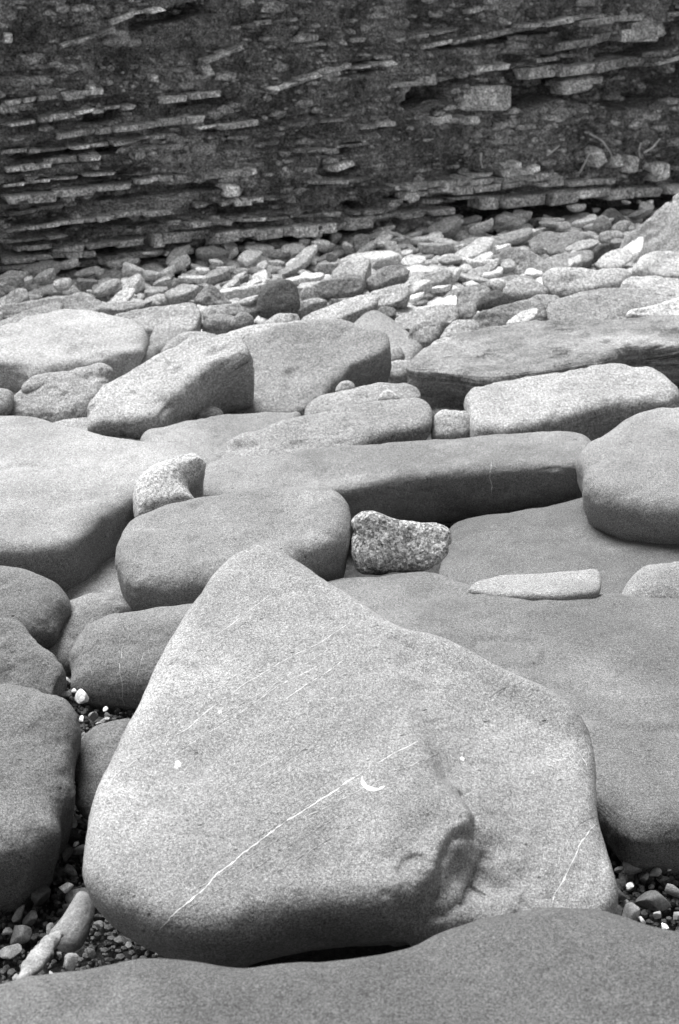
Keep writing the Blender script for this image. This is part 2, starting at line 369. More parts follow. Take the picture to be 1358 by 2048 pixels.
rock('big dark sided boulder at the left edge above the pebble pocket',
     [(-260, 1380), (-80, 1372), (10, 1370), (70, 1380), (125, 1400), (152, 1428), (160, 1480), (157, 1560), (135, 1640), (60, 1700), (-260, 1740)], z=.245, elev=70, az=28, h=.36, rx=.12, rz=.07, rb=.09, p=2.6, lvl=7, m='smooth', alb=.25, rough=.7)
rock('dull grey stone wedged against the left side of the triangular boulder',
     [(146, 1530), (160, 1480), (190, 1452), (230, 1438), (262, 1436), (330, 1480), (330, 1620), (240, 1680), (180, 1660), (152, 1600)], z=.15, elev=60, h=.16, lvl=6, m='smooth', alb=.21)
# middle distance
rock('long straight slab with dark front face lying across the middle',
     [(398, 955), (412, 928), (500, 914), (600, 903), (750, 887), (900, 876), (1050, 868), (1140, 867), (1178, 878), (1195, 900), (1165, 928), (1060, 935), (940, 940), (850, 948), (770, 958), (700, 975), (600, 990), (500, 995), (410, 994)],
     z=.175, elev=83, h=.20, rx=.045, rz=.035, rb=.05, p=2.4, lvl=7, m='smooth', alb=.33, rough=.5, key='slab')
rock('bulging smooth boulder overhanging the hollow at the right edge',
     [(1157, 925), (1160, 900), (1178, 884), (1212, 866), (1250, 836), (1300, 818), (1370, 808), (1560, 800), (1600, 900), (1560, 1010), (1358, 1015), (1260, 1000), (1195, 975), (1163, 950)],
     z=.275, elev=76, h=.28, rx=.075, rz=.065, rb=.14, p=2.4, lvl=6, m='smooth', alb=.42, rough=.6)
rock('large bright angular boulder with chipped left face behind the long slab',
     [(934, 820), (940, 790), (965, 770), (1050, 752), (1150, 734), (1230, 727), (1290, 731), (1332, 755), (1354, 788), (1340, 805), (1250, 802), (1150, 826), (1080, 848), (1020, 860), (950, 856)],
     z=.20, elev=78, h=.24, rx=.05, rz=.05, p=2.8, lvl=6, m='mid', alb=.50, rough=1.0)
rock('very wide laminated slab with dark left end on the right side',
     [(818, 730), (835, 708), (880, 688), (960, 662), (1060, 643), (1180, 634), (1300, 630), (1560, 622), (1600, 700), (1420, 700), (1340, 688), (1245, 690), (1225, 718), (1100, 738), (960, 757), (930, 744), (830, 738)],
     z=.18, elev=87, h=.26, rx=.05, rz=.04, rb=.05, p=2.6, lvl=7, m='lam', alb=.36, rough=1.1, fine=2)
rock('large tilted grey boulder with a dark hollow right side, centre',
     [(425, 780), (440, 715), (492, 672), (560, 652), (640, 637), (690, 639), (735, 658), (768, 664), (782, 684), (768, 706), (706, 730), (672, 764), (645, 796), (598, 826), (520, 832), (440, 826)],
     z=.17, elev=66, az=-8, h=.24, rx=.035, rz=.035, rb=.04, p=2.8, lvl=6, m='mid', alb=.36, rough=.8)
rock('long pale leaning boulder with a deeply shaded right flank',
     [(172, 856), (180, 812), (205, 775), (260, 738), (320, 703), (380, 675), (440, 667), (480, 671), (498, 688), (494, 706), (440, 718), (400, 748), (352, 786), (318, 830), (270, 842), (215, 840)],
     z=.24, elev=70, az=-20, h=.26, rx=.04, rz=.04, rb=.05, p=2.6, lvl=6, m='mid', alb=.52, rough=1.3)
rock('broad pale flat boulder at the left edge below the rubble',
     [(-180, 690), (-60, 668), (0, 655), (60, 634), (130, 617), (200, 624), (268, 644), (291, 668), (286, 694), (240, 706), (170, 718), (100, 738), (60, 744), (20, 722), (-60, 722), (-180, 730)],
     z=.17, elev=85, h=.17, rx=.06, rz=.05, lvl=6, m='mid', alb=.52)
rock('pale wedge shaped rock at left with a shaded lower face',
     [(0, 822), (28, 792), (60, 768), (100, 748), (150, 734), (200, 722), (222, 728), (226, 750), (208, 790), (180, 825), (120, 842), (50, 842), (5, 838)], z=.17, elev=52, az=-15, h=.16, rx=.06, rz=.05, lvl=6, m='mid', alb=.45, rough=1.3)
rock('small lump of pale rock on top of the left wedge',
     [(44, 772), (62, 755), (90, 746), (128, 748), (125, 762), (85, 775), (50, 785)], z=.20, elev=60, h=.06, rx=.03, rz=.03, lvl=4, m='mid', alb=.45, name='stone')
rock('small rounded pale stone cut off by the left edge, left of the wedge',
     [(-40, 785), (0, 776), (20, 780), (28, 795), (20, 815), (-10, 832), (-50, 830)], z=.16, elev=55, h=.08, rx=.04, rz=.04, lvl=4, m='mid', alb=.45, name='stone')
rock('flat grey rock just showing behind the broad slab at left',
     [(90, 850), (140, 838), (190, 834), (290, 858), (320, 895), (250, 900), (150, 880)], z=.1, elev=86, h=.1, lvl=5, alb=.4)
rock('low pale slab in front of the leaning boulder',
     [(279, 882), (292, 864), (360, 846), (450, 828), (540, 821), (602, 824), (610, 836), (580, 856), (520, 880), (470, 905), (430, 935), (400, 930), (350, 900), (300, 892)], z=.15, elev=84, h=.14, rx=.06, rz=.05, lvl=6, m='smooth', alb=.37)
rock('flat topped boulder with a dark broken right corner behind the long slab',
     [(428, 928), (442, 895), (485, 866), (560, 845), (640, 824), (720, 805), (790, 795), (835, 794), (858, 808), (870, 834), (845, 850), (760, 862), (735, 880), (680, 905), (560, 918), (470, 926)],
     z=.165, elev=80, h=.15, rx=.05, rz=.04, p=2.4, lvl=6, m='mid', alb=.38, rough=1.2)
rock('small smooth pale mound behind the flat topped boulder',
     [(604, 830), (618, 806), (655, 787), (705, 776), (760, 765), (810, 764), (836, 776), (836, 800), (790, 812), (700, 822), (640, 836)], z=.15, elev=72, h=.1, rx=.05, rz=.04, lvl=5, m='mid', alb=.40)
rock('tiny bright stone tip peeping over the flat topped boulder',
     [(752, 800), (764, 785), (776, 779), (790, 786), (802, 797), (780, 806)], z=.2, elev=40, h=.04, rx=.02, rz=.02, lvl=4, alb=.6, name='stone')
rock('tiny grey stone behind the small smooth mound',
     [(668, 784), (678, 767), (692, 761), (706, 766), (714, 778), (690, 788)], z=.17, elev=40, h=.04, rx=.02, rz=.02, lvl=4, alb=.45, name='stone')
rock('small white blocky stone left of the bright angular boulder',
     [(862, 862), (870, 832), (886, 819), (930, 821), (942, 832), (942, 874), (905, 882), (866, 880)], z=.14, elev=42, h=.11, rx=.04, rz=.04, lvl=5, alb=.55, name='stone')
rock('small pale stone in the cleft below the dark end of the laminated slab',
     [(768, 748), (774, 728), (796, 720), (822, 722), (828, 750), (795, 760)], z=.08, elev=50, h=.08, rx=.03, rz=.03, lvl=4, alb=.5, name='stone')
rock('small grey stone above the pale one in the cleft',
     [(778, 716), (783, 696), (797, 692), (808, 706), (808, 720), (790, 724)], z=.1, elev=50, h=.06, rx=.03, rz=.03, lvl=4, alb=.4, name='stone')
rock('flat triangular grey rock behind the tilted centre boulder',
     [(685, 665), (715, 640), (750, 621), (785, 640), (822, 668), (850, 690), (830, 730), (780, 725), (740, 690)], z=.10, elev=80, h=.1, rx=.05, rz=.04, lvl=5, alb=.36)
rock('round pale stone under the leaning boulder',
     [(386, 835), (398, 816), (420, 809), (442, 820), (448, 834), (420, 842)], z=.12, elev=50, h=.07, rx=.04, rz=.03, lvl=4, alb=.4, name='stone')
rock('low grey rock above the left wedge',
     [(222, 742), (250, 720), (290, 694), (312, 690), (318, 705), (285, 730), (240, 752)], z=.1, elev=70, h=.08, lvl=4, alb=.38, name='stone')
rock('pale upright stone left of the leaning boulder top',
     [(294, 694), (302, 668), (314, 650), (345, 650), (372, 655), (372, 685), (330, 705), (300, 705)], z=.15, elev=55, h=.1, rx=.04, rz=.03, lvl=5, alb=.42, name='stone')
rock('rounded pale stone just behind the leaning boulder',
     [(322, 700), (345, 676), (372, 664), (412, 664), (440, 672), (430, 695), (380, 712), (335, 714)], z=.17, elev=55, h=.1, rx=.05, rz=.04, lvl=5, alb=.45, name='stone')
RG = 'broken stones in the rubble field'
def st(label, poly, alb=.42, z=.09, elev=55, az=0, h=.1, rx=.022, rz=.02, lvl=4, p=3, m='far', **k):
    if min(q[1] for q in poly) < 520 and len(k.get('keep', '')) == 0: z = z*.4 if z < .27 else z*.6
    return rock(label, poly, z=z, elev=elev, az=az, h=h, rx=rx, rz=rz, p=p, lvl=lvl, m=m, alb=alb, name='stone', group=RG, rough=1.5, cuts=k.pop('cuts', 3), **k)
st('long pale slab with rounded dark right end, left rubble', [(200, 642), (230, 630), (290, 618), (350, 609), (388, 607), (402, 622), (404, 645), (385, 664), (345, 660), (290, 662), (240, 655)], .42, .12, 68, -15, lvl=5)
st('flat grey slab at the left edge below a thinner slab', [(-60, 665), (-10, 640), (40, 620), (90, 607), (124, 603), (120, 618), (85, 640), (30, 660), (-30, 672)], .38, .1, 75, 0, lvl=5)
st('thin slab with dark right end at the left edge', [(-60, 622), (-10, 610), (40, 600), (90, 588), (114, 588), (122, 610), (80, 612), (20, 626), (-40, 636)], .42, .1, 62, -25, lvl=5)
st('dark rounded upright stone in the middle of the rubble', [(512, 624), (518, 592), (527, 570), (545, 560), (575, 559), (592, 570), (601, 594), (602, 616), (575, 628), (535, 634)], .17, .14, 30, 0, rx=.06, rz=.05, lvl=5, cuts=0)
st('long bright tapering slab with dark right flank, centre rubble', [(596, 646), (604, 630), (640, 612), (690, 592), (730, 585), (752, 594), (752, 612), (712, 622), (680, 640), (640, 650)], .5, .12, 62, -22, lvl=5)
st('pale slab ending in a square black face, centre rubble', [(715, 600), (735, 584), (775, 572), (805, 566), (818, 576), (812, 592), (790, 600), (750, 606)], .5, .14, 62, -22)
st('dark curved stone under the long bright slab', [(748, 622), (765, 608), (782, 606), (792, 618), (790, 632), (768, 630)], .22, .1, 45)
st('horizontal pale block with shaded front, right of the centre', [(788, 640), (794, 622), (840, 613), (890, 607), (914, 610), (918, 632), (905, 645), (850, 650), (815, 658)], .45, .12, 62, 5, lvl=5)
st('rounded block beside the tip of the laminated slab', [(816, 672), (824, 652), (850, 640), (880, 643), (884, 660), (866, 684), (832, 692)], .42, .13, 50, 0, rx=.05, lvl=5)
st('smooth oval pale stone left of the laminated slab top', [(876, 684), (888, 662), (910, 643), (948, 640), (960, 650), (950, 668), (905, 690)], .46, .13, 60, 0, rx=.05, lvl=5)
st('thin bright flake on the edge of the laminated slab', [(860, 692), (878, 678), (905, 672), (930, 670), (900, 684), (872, 696)], .6, .18, 70, h=.03)
st('long dark fronted slab leaning under the white chip', [(938, 640), (955, 624), (1000, 611), (1050, 599), (1078, 602), (1092, 628), (1088, 642), (1030, 650), (975, 660), (950, 658)], .34, .12, 55, 5, lvl=5)
st('bright white angular chip, the whitest stone near the laminated slab', [(1012, 646), (1030, 630), (1060, 617), (1076, 616), (1074, 630), (1062, 644), (1035, 648)], .85, .19, 50, h=.04)
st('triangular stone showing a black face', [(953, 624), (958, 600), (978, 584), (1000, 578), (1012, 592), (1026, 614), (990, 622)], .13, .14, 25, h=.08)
st('broad smooth grey rock left of the black triangular face', [(878, 620), (890, 590), (920, 574), (965, 568), (985, 578), (960, 600), (950, 636), (915, 634)], .34, .10, 60, rx=.05, lvl=5)
st('small white pebble in the rubble above the triangular face', [(982, 572), (984, 561), (996, 557), (1010, 562), (1012, 574), (996, 579)], .8, .16, 35, h=.04, cuts=0)
st('pale oval rock beside the small white pebble', [(1004, 584), (1014, 566), (1036, 556), (1066, 560), (1090, 572), (1102, 582), (1070, 590), (1030, 592)], .48, .13, 60, rx=.05, lvl=5)
st('flat stone under the pale oval rock', [(1044, 606), (1056, 592), (1090, 586), (1122, 584), (1124, 598), (1100, 610), (1060, 614)], .42, .1, 65)
st('thick pale roll shaped rock with textured left end', [(1083, 566), (1088, 545), (1108, 535), (1160, 537), (1220, 537), (1262, 545), (1262, 568), (1200, 580), (1140, 590), (1105, 588)], .58, .16, 52, -5, h=.14, rx=.05, rz=.05, lvl=5, cuts=0)
st('pale rock continuing right of the roll shaped rock to the photo edge', [(1238, 580), (1250, 556), (1310, 549), (1400, 552), (1440, 590), (1370, 612), (1290, 602)], .6, .15, 60, 0, rx=.05, lvl=5)
st('wide low grey mound below the roll shaped rock', [(1086, 624), (1104, 602), (1150, 588), (1215, 579), (1280, 576), (1340, 588), (1420, 600), (1420, 640), (1250, 648), (1110, 642)], .38, .14, 72, 0, rx=.07, rz=.05, lvl=5, cuts=0)
st('bright white rock on the laminated slab at the right edge', [(1250, 632), (1262, 618), (1285, 616), (1310, 608), (1358, 596), (1440, 590), (1460, 630), (1350, 636)], .85, .20, 55, h=.06, rx=.03, cuts=0, lvl=5)
st('pale block with flat top behind the oval rock', [(996, 536), (998, 508), (1016, 495), (1052, 499), (1080, 514), (1110, 545), (1085, 562), (1050, 546), (1015, 548)], .45, .16, 40, -10, h=.1, lvl=5)
st('bright oval slab lying right of the rubble centre', [(1188, 530), (1200, 514), (1228, 499), (1258, 497), (1268, 512), (1248, 530), (1218, 540)], .68, .16, 60, h=.05, rx=.04, cuts=0)
st('tilted grey slab with bright upper edge near the cliff foot', [(1060, 494), (1064, 478), (1092, 464), (1140, 463), (1186, 470), (1196, 482), (1160, 496), (1105, 508), (1078, 506)], .42, .17, 55, -8, h=.06, lvl=5)
st('thin bright flake propped on the tilted grey slab', [(1130, 498), (1150, 486), (1180, 478), (1200, 480), (1180, 494), (1148, 502)], .66, .2, 65, h=.025)
st('long low slab lying in front of the thick roll shaped rock gap', [(1060, 540), (1080, 520), (1130, 505), (1185, 500), (1190, 520), (1150, 532), (1110, 540)], .42, .13, 65)
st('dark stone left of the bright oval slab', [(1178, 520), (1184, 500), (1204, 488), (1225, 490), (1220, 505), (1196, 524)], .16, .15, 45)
st('long jagged bright slab against the cliff foot', [(900, 494), (918, 482), (945, 476), (990, 472), (1030, 462), (1062, 456), (1068, 468), (1030, 482), (980, 494), (925, 504)], .6, .14, 55, -8, h=.06, lvl=5, cuts=0)
st('rising mass of pale rock at the right edge against the cliff', [(1236, 500), (1245, 470), (1275, 446), (1310, 420), (1345, 390), (1400, 360), (1520, 330), (1560, 520), (1400, 560), (1290, 545)], .5, .28, 42, -18, h=.3, rx=.05, rz=.04, lvl=6, cuts=5)
st('pale broken block at the right edge below the rising mass', [(1270, 540), (1285, 512), (1320, 500), (1370, 498), (1420, 520), (1400, 552), (1310, 556)], .62, .24, 50, lvl=5)
st('pale wedge between the roll shaped rock and the rising mass', [(1262, 540), (1280, 520), (1300, 512), (1312, 520), (1296, 540), (1280, 548)], .6, .2, 50)
st('round topped grey cobble below the cliff recess, right', [(1186, 456), (1190, 438), (1206, 431), (1220, 440), (1224, 454), (1212, 466), (1194, 464)], .44, .2, 30, h=.07, rx=.04, cuts=0)
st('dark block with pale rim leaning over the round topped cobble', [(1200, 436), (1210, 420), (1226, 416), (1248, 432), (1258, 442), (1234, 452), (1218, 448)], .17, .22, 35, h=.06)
st('pale slanted stone right of the round topped cobble', [(1222, 458), (1230, 446), (1246, 440), (1262, 444), (1256, 458), (1240, 464)], .55, .21, 45, h=.05)
st('light flat stone below the slanted one', [(1198, 484), (1200, 468), (1216, 462), (1246, 464), (1248, 480), (1225, 488)], .52, .18, 40, h=.05)
st('white oval pebble at the foot of the cliff recess', [(1116, 456), (1120, 447), (1134, 443), (1144, 450), (1138, 458), (1124, 460)], .75, .17, 40, h=.04, cuts=0)
st('bright straight bar of stone at the cliff foot', [(516, 512), (519, 503), (545, 500), (578, 499), (584, 506), (576, 514), (545, 516)], .75, .09, 40, h=.05, rx=.02, cuts=0)
st('tall pale block standing at the cliff foot', [(706, 494), (708, 472), (722, 468), (736, 474), (740, 490), (734, 510), (716, 512)], .55, .12, 25, h=.06)
st('white tilted block beside the driftwood', [(768, 492), (772, 482), (786, 483), (806, 506), (800, 518), (788, 514)], .7, .12, 35, h=.05)
st('grey pyramid shaped stone left of the dark upright stone', [(388, 606), (398, 584), (414, 569), (428, 571), (450, 590), (470, 606), (430, 612)], .3, .12, 30, h=.08, lvl=5)
st('flat striped slab below the pyramid shaped stone', [(404, 622), (440, 610), (490, 600), (522, 598), (516, 612), (470, 622), (412, 634)], .42, .1, 68)
st('squat block left of the small round stone', [(404, 656), (410, 636), (440, 626), (466, 626), (466, 648), (440, 664), (414, 668)], .34, .1, 48)
st('small round stone in front of the dark upright stone', [(460, 648), (470, 632), (486, 624), (502, 630), (509, 642), (495, 652), (468, 656)], .34, .11, 42, rx=.04, cuts=0)
st('low light slab in front of the small round stone', [(418, 668), (450, 660), (520, 648), (570, 638), (612, 636), (600, 655), (540, 668), (470, 676)], .48, .12, 78, h=.06)
st('pale mound below the dark upright stone', [(525, 650), (548, 632), (575, 622), (596, 628), (604, 642), (580, 656), (545, 660)], .5, .13, 60, rx=.05)
st('grey blunt slab with dark end in the upper rubble', [(610, 580), (630, 566), (690, 550), (728, 542), (734, 560), (718, 574), (660, 582)], .36, .1, 55, -15, lvl=5)
st('stepped stone right of the grey blunt slab', [(732, 568), (742, 548), (765, 534), (800, 530), (818, 540), (816, 552), (785, 560), (752, 576)], .36, .12, 50, lvl=5)
st('pale lens shaped stone in the upper right rubble', [(842, 548), (862, 536), (885, 532), (905, 545), (890, 558), (858, 560)], .5, .11, 60)
st('bright jagged stone left of the flat topped pale block', [(930, 550), (950, 536), (975, 528), (998, 510), (1000, 530), (975, 545), (940, 558)], .62, .12, 55, h=.05)
st('low grey slab beside the bright jagged stone', [(930, 572), (950, 560), (1000, 552), (1050, 550), (1080, 562), (1040, 568), (985, 572)], .36, .11, 68)
st('pale stone by the left cliff foot, pointing up right', [(180, 590), (196, 572), (218, 560), (240, 558), (240, 568), (215, 586)], .6, .1, 45, h=.06)
st('light slab just right of the thin slab with the dark end', [(120, 612), (125, 592), (160, 586), (200, 594), (205, 610), (165, 618), (130, 618)], .45, .08, 65)
st('light stone at the left edge of the rubble', [(8, 602), (15, 585), (50, 576), (58, 590), (52, 602), (25, 608)], .55, .09, 55)
st('slanted pale slab above the long left slab', [(180, 622), (200, 608), (240, 598), (285, 594), (290, 604), (250, 618), (200, 628)], .46, .1, 62)
st('light slab in the left rubble behind the pyramid', [(330, 586), (350, 570), (385, 562), (400, 566), (375, 585), (340, 600)], .55, .1, 55)
st('grey slanted slab right above the pale mound', [(588, 612), (605, 602), (640, 596), (655, 600), (640, 610), (600, 620)], .42, .1, 60)
st('white curved stone left of the dark upright stone', [(472, 606), (485, 598), (505, 592), (518, 590), (514, 600), (492, 610)], .7, .12, 50, h=.04, cuts=0)
st('small two toned stone right of the dark upright stone', [(600, 590), (606, 576), (624, 572), (636, 580), (630, 596), (612, 600)], .42, .11, 40)

# ------------------------------------------------------------ the cliff: a receding face of tilted beds
CA = np.array([-1.75, 7.0, 0]); CB = np.array([2.2, 9.2, 0]); CD = (CB-CA)/np.linalg.norm(CB-CA); CN = np.array([CD[1], -CD[0], 0])
LEAN = .10    # the face leans back
def cliff_uv(u, v):
    r = ray(u, v); O = np.array([0, 0, CAM_Z]); n = CN+np.array([0, 0, LEAN])
    t = ((CA-O)@n)/(r@n); X = O+r*t; return np.array([(X-CA)@CD, X[2]])
def cliff_pt(s, z, out=0):
    s = np.asarray(s, float); z = np.asarray(z, float); out = np.asarray(out, float)
    return CA+s[..., None]*CD-(LEAN*z)[..., None]*CN+out[..., None]*CN+np.stack([0*z, 0*z, z], -1)
# dark undercut bands (centre line in the photo, half height px, depth m)
DARK = [([(0, 316), (130, 304), (260, 290)], 6, .12), ([(60, 362), (190, 352)], 5, .08), ([(180, 398), (300, 378), (440, 366)], 7, .08), ([(420, 418), (570, 402)], 9, .12),
        ([(0, 436), (160, 424)], 6, .08), ([(60, 464), (170, 452), (330, 440)], 5, .08), ([(60, 520), (160, 506), (250, 498)], 9, .13), ([(0, 552), (120, 544), (250, 532)], 8, .14),
        ([(250, 528), (350, 520), (500, 506)], 11, .16), ([(480, 482), (620, 478), (700, 470)], 7, .12), ([(560, 500), (680, 490)], 8, .12),
        ([(900, 436), (1000, 426), (1120, 418), (1250, 410), (1358, 402)], 17, .2), ([(880, 466), (1000, 456)], 8, .12),
        ([(815, 190), (860, 182), (905, 178)], 20, .2), ([(1010, 180), (1120, 170), (1230, 178), (1358, 170)], 26, .2), ([(1180, 105), (1358, 62)], 18, .16), ([(270, 45), (330, 32), (420, 14)], 12, .12),
        ([(880, 90), (1000, 74), (1110, 56)], 6, .1), ([(690, 140), (760, 130)], 6, .08), ([(370, 208), (420, 200)], 5, .08), ([(180, 236), (240, 228)], 6, .08), ([(380, 262), (460, 254)], 4, .06), ([(640, 345), (700, 340)], 8, .1),
        ([(720, 420), (740, 450)], 14, .12), ([(770, 402), (850, 396)], 5, .08), ([(640, 300), (700, 290)], 6, .06), ([(840, 340), (930, 330)], 16, .05), ([(1000, 120), (1100, 118)], 8, .08)]
s_ = np.linspace(-2.0, 7.5, 760); z_ = np.linspace(-.35, 1.75, 420)
SS, ZZ = np.meshgrid(s_, z_, indexing='ij'); A = np.stack([SS.ravel(), ZZ.ravel()], 1)
DIP = .07
wb = A[:, 1]-DIP*A[:, 0]
Q3 = np.stack([A[:, 0], wb*0, A[:, 1]], 1)
wv = wb+.03*fbm(Q3, 1.1, 3, .5, 41)
sq = lambda a: np.tanh(a*5)
lay = noise(np.stack([A[:, 0]*.5, wv*0+3, wv*17], 1), 3)+.6*noise(np.stack([A[:, 0]*1.1, wv*0+9, wv*40], 1), 6)
left = np.clip((1.6-A[:, 0])/1.2, .25, 1)*np.clip((1.25-A[:, 1])/.6, .2, 1)
low = np.clip((.45-A[:, 1])/.2, 0, 1)
out = .038*(sq(lay)+.5*sq(noise(np.stack([A[:, 0]*.8, wv*0+5, wv*27], 1), 8)))*np.maximum(left, low*.8)+.03*lay*np.maximum(left, low*.8)+.05*fbm(Q3, 1.6, 3, .5, 12)+.034*fbm(Q3, 7, 3, .55, 15)+.018*fbm(Q3, 24, 3, .65, 17)
out += .05*np.maximum(0, noise(Q3*[5, 1, 11], 19)-.25)+.03*np.maximum(0, noise(Q3*[11, 1, 18], 29)-.3)
for pl, hw, dep in DARK:
    pts = np.array([cliff_uv(*q) for q in pl]); hz = abs(cliff_uv(pl[0][0], pl[0][1]+hw)[1]-cliff_uv(pl[0][0], pl[0][1])[1])
    zc = np.interp(A[:, 0], pts[:, 0], pts[:, 1]); x0, x1 = pts[0, 0], pts[-1, 0]
    wob = .35*noise(np.stack([A[:, 0]*6, A[:, 1]*0, A[:, 1]*0+hw], 1), 33)
    ew = noise(Q3*[9, 1, 14], 63)
    k = np.clip((1.45+wob-np.abs(A[:, 1]-zc)/hz)/.25, 0, 1)*np.clip((A[:, 0]-x0+.08*ew)/.12+.5, 0, 1)*np.clip((x1-A[:, 0]+.08*ew)/.12+.5, 0, 1)
    out -= dep*1.45*k
V = cliff_pt(A[:, 0], A[:, 1], out)
V[:, 2] += .01*fbm(Q3, 9, 2, .5, 71)
I = np.arange(SS.size).reshape(SS.shape)
Fq = np.stack([I[:-1, :-1], I[1:, :-1], I[1:, 1:], I[:-1, 1:]], -1).reshape(-1, 4)
cliff = tag(link('cliff', V, Fq, M['shale'], alb=.205, smooth=False), 'dark layered shale cliff with tilted sandstone beds behind the beach', kind='structure')

# sandstone blocks of the beds: (line in the photo, height px, block length px, brightness, fraction kept)
BEDS = [([(70, 192), (180, 182)], 13, 40, .26, .8), ([(0, 248), (60, 242)], 7, 40, .2, .8), ([(75, 236), (160, 226), (250, 214)], 9, 30, .34, .95),
        ([(50, 272), (150, 266), (260, 252), (370, 236)], 13, 34, .25, .9), ([(380, 256), (465, 244)], 9, 44, .32, .9), ([(310, 200), (420, 186)], 12, 38, .28, .8),
        ([(0, 304), (100, 298), (210, 286), (330, 270)], 8, 36, .32, .95), ([(0, 334), (120, 320), (240, 302), (330, 288)], 10, 36, .24, .85), ([(0, 366), (100, 358), (188, 346)], 7, 48, .36, 1),
        ([(0, 392), (110, 386), (180, 378)], 17, 55, .22, .9), ([(180, 376), (260, 364), (330, 352), (450, 342)], 12, 32, .28, .85), ([(0, 420), (90, 410)], 8, 40, .18, .7),
        ([(0, 455), (90, 447), (150, 440)], 9, 44, .28, .95), ([(180, 434), (250, 424), (320, 418)], 11, 34, .26, .9), ([(380, 406), (440, 402), (500, 398), (560, 394)], 13, 26, .27, .85),
        ([(0, 482), (100, 472)], 6, 50, .30, .9), ([(320, 444), (420, 436), (520, 430), (720, 424)], 8, 30, .27, .75), ([(0, 500), (80, 494)], 9, 40, .2, .9),
        ([(110, 502), (180, 494), (250, 484)], 12, 42, .26, .95), ([(300, 478), (360, 470), (430, 466), (560, 456), (720, 444)], 22, 31, .26, .92), ([(0, 520), (60, 514), (160, 506)], 10, 36, .22, .7),
        ([(240, 514), (300, 506), (360, 502), (500, 494), (620, 484), (720, 474)], 10, 42, .30, .92), ([(0, 536), (80, 532), (160, 526), (250, 514)], 12, 44, .24, .95), ([(210, 532), (252, 526)], 12, 40, .36, 1),
        ([(10, 564), (90, 558), (170, 550), (260, 540), (330, 530), (420, 520)], 15, 30, .28, .95), ([(0, 582), (100, 572), (200, 564)], 9, 50, .3, .9), ([(560, 512), (640, 504), (700, 494)], 10, 38, .26, .8),
        ([(450, 100), (400, 128)], 9, 20, .22, .6), ([(110, 88), (190, 72), (215, 38)], 10, 26, .24, .7), ([(260, 26), (310, 16)], 8, 30, .3, .9), ([(520, 176), (600, 150), (680, 130)], 10, 22, .22, .7),
        ([(690, 136), (760, 126)], 8, 26, .26, .8), ([(840, 96), (900, 82), (960, 70), (1040, 56), (1130, 34)], 9, 32, .26, .92), ([(780, 82), (830, 72), (900, 60)], 7, 30, .22, .7),
        ([(1020, 50), (1200, 40), (1330, 28)], 11, 44, .22, .6), ([(1240, 70), (1310, 70)], 22, 45, .26, .9), ([(1300, 128), (1358, 112)], 9, 50, .32, .9), ([(1100, 92), (1180, 80)], 20, 40, .2, .8),
        ([(1050, 150), (1120, 140), (1180, 132)], 24, 42, .22, .9), ([(940, 138), (1010, 130), (1080, 120)], 12, 38, .22, .8), ([(1120, 170), (1190, 160)], 14, 44, .2, .8),
        ([(760, 170), (880, 158)], 9, 36, .2, .7), ([(840, 240), (880, 234), (960, 240)], 15, 34, .27, .7), ([(660, 245), (700, 250), (780, 240)], 10, 22, .27, .7), ([(560, 245), (640, 238)], 8, 26, .16, .5),
        ([(900, 358), (960, 348), (1010, 340), (1060, 334)], 11, 34, .30, .9), ([(770, 372), (860, 366), (960, 362), (1060, 352)], 12, 32, .24, .8), ([(800, 390), (870, 380), (930, 378), (1000, 368), (1100, 360)], 15, 36, .27, .85),
        ([(955, 408), (1010, 404), (1070, 400), (1110, 396)], 24, 36, .31, 1), ([(1110, 394), (1180, 388), (1270, 386), (1358, 376)], 20, 40, .28, .95), ([(1060, 368), (1140, 366), (1220, 360)], 12, 36, .22, .7),
        ([(740, 404), (800, 402), (960, 396)], 9, 34, .2, .8), ([(740, 452), (780, 446)], 20, 30, .28, .8), ([(800, 432), (860, 424)], 18, 38, .26, .95), ([(730, 434), (800, 426)], 12, 30, .2, .7),
        ([(910, 460), (960, 456), (1060, 450)], 10, 44, .32, 1), ([(1060, 446), (1180, 440)], 10, 40, .22, .9), ([(500, 345), (560, 338), (650, 330)], 7, 30, .2, .6), ([(580, 360), (680, 358)], 8, 30, .26, .6),
        ([(560, 300), (700, 285)], 7, 26, .16, .5), ([(720, 380), (790, 372)], 8, 26, .2, .6), ([(440, 60), (560, 40)], 8, 24, .15, .5), ([(600, 90), (700, 80)], 8, 24, .15, .5), ([(0, 205), (60, 196)], 10, 30, .2, .7),
        ([(980, 480), (1100, 462), (1200, 452)], 12, 44, .25, .9), ([(790, 470), (900, 462)], 12, 40, .2, .8)]
def block(L, D, H, seed, bev=.06):
    """irregular quarried-looking block, 44 triangles or so, with chipped edges"""
    rg = np.random.default_rng(seed); bm = bmesh.new(); bmesh.ops.create_cube(bm, size=1)
    for v in bm.verts:
        v.co += Vector(rg.uniform(-.13, .13, 3)); v.co.z += .04*math.sin(seed)*v.co.x
    bmesh.ops.bevel(bm, geom=bm.edges[:], offset=bev, segments=1, affect='EDGES', profile=.6)
    for v in bm.verts: v.co = Vector((v.co.x*L, v.co.y*D, v.co.z*H))+Vector(rg.uniform(-.02, .02, 3))*min(L, H*1.5)
    bmesh.ops.triangulate(bm, faces=bm.faces[:]); me = bpy.data.meshes.new('bed_block'); bm.to_mesh(me); bm.free()
    me.materials.append(M['bed']); return me
BM = [block(1, 1, 1, k) for k in range(14)]
BS = [block(1, 1, 1, 40+k, .12) for k in range(6)]
ang = math.atan2(CD[1], CD[0]); nb = 0
OUT = np.clip(out.reshape(SS.shape), -.03, .2)
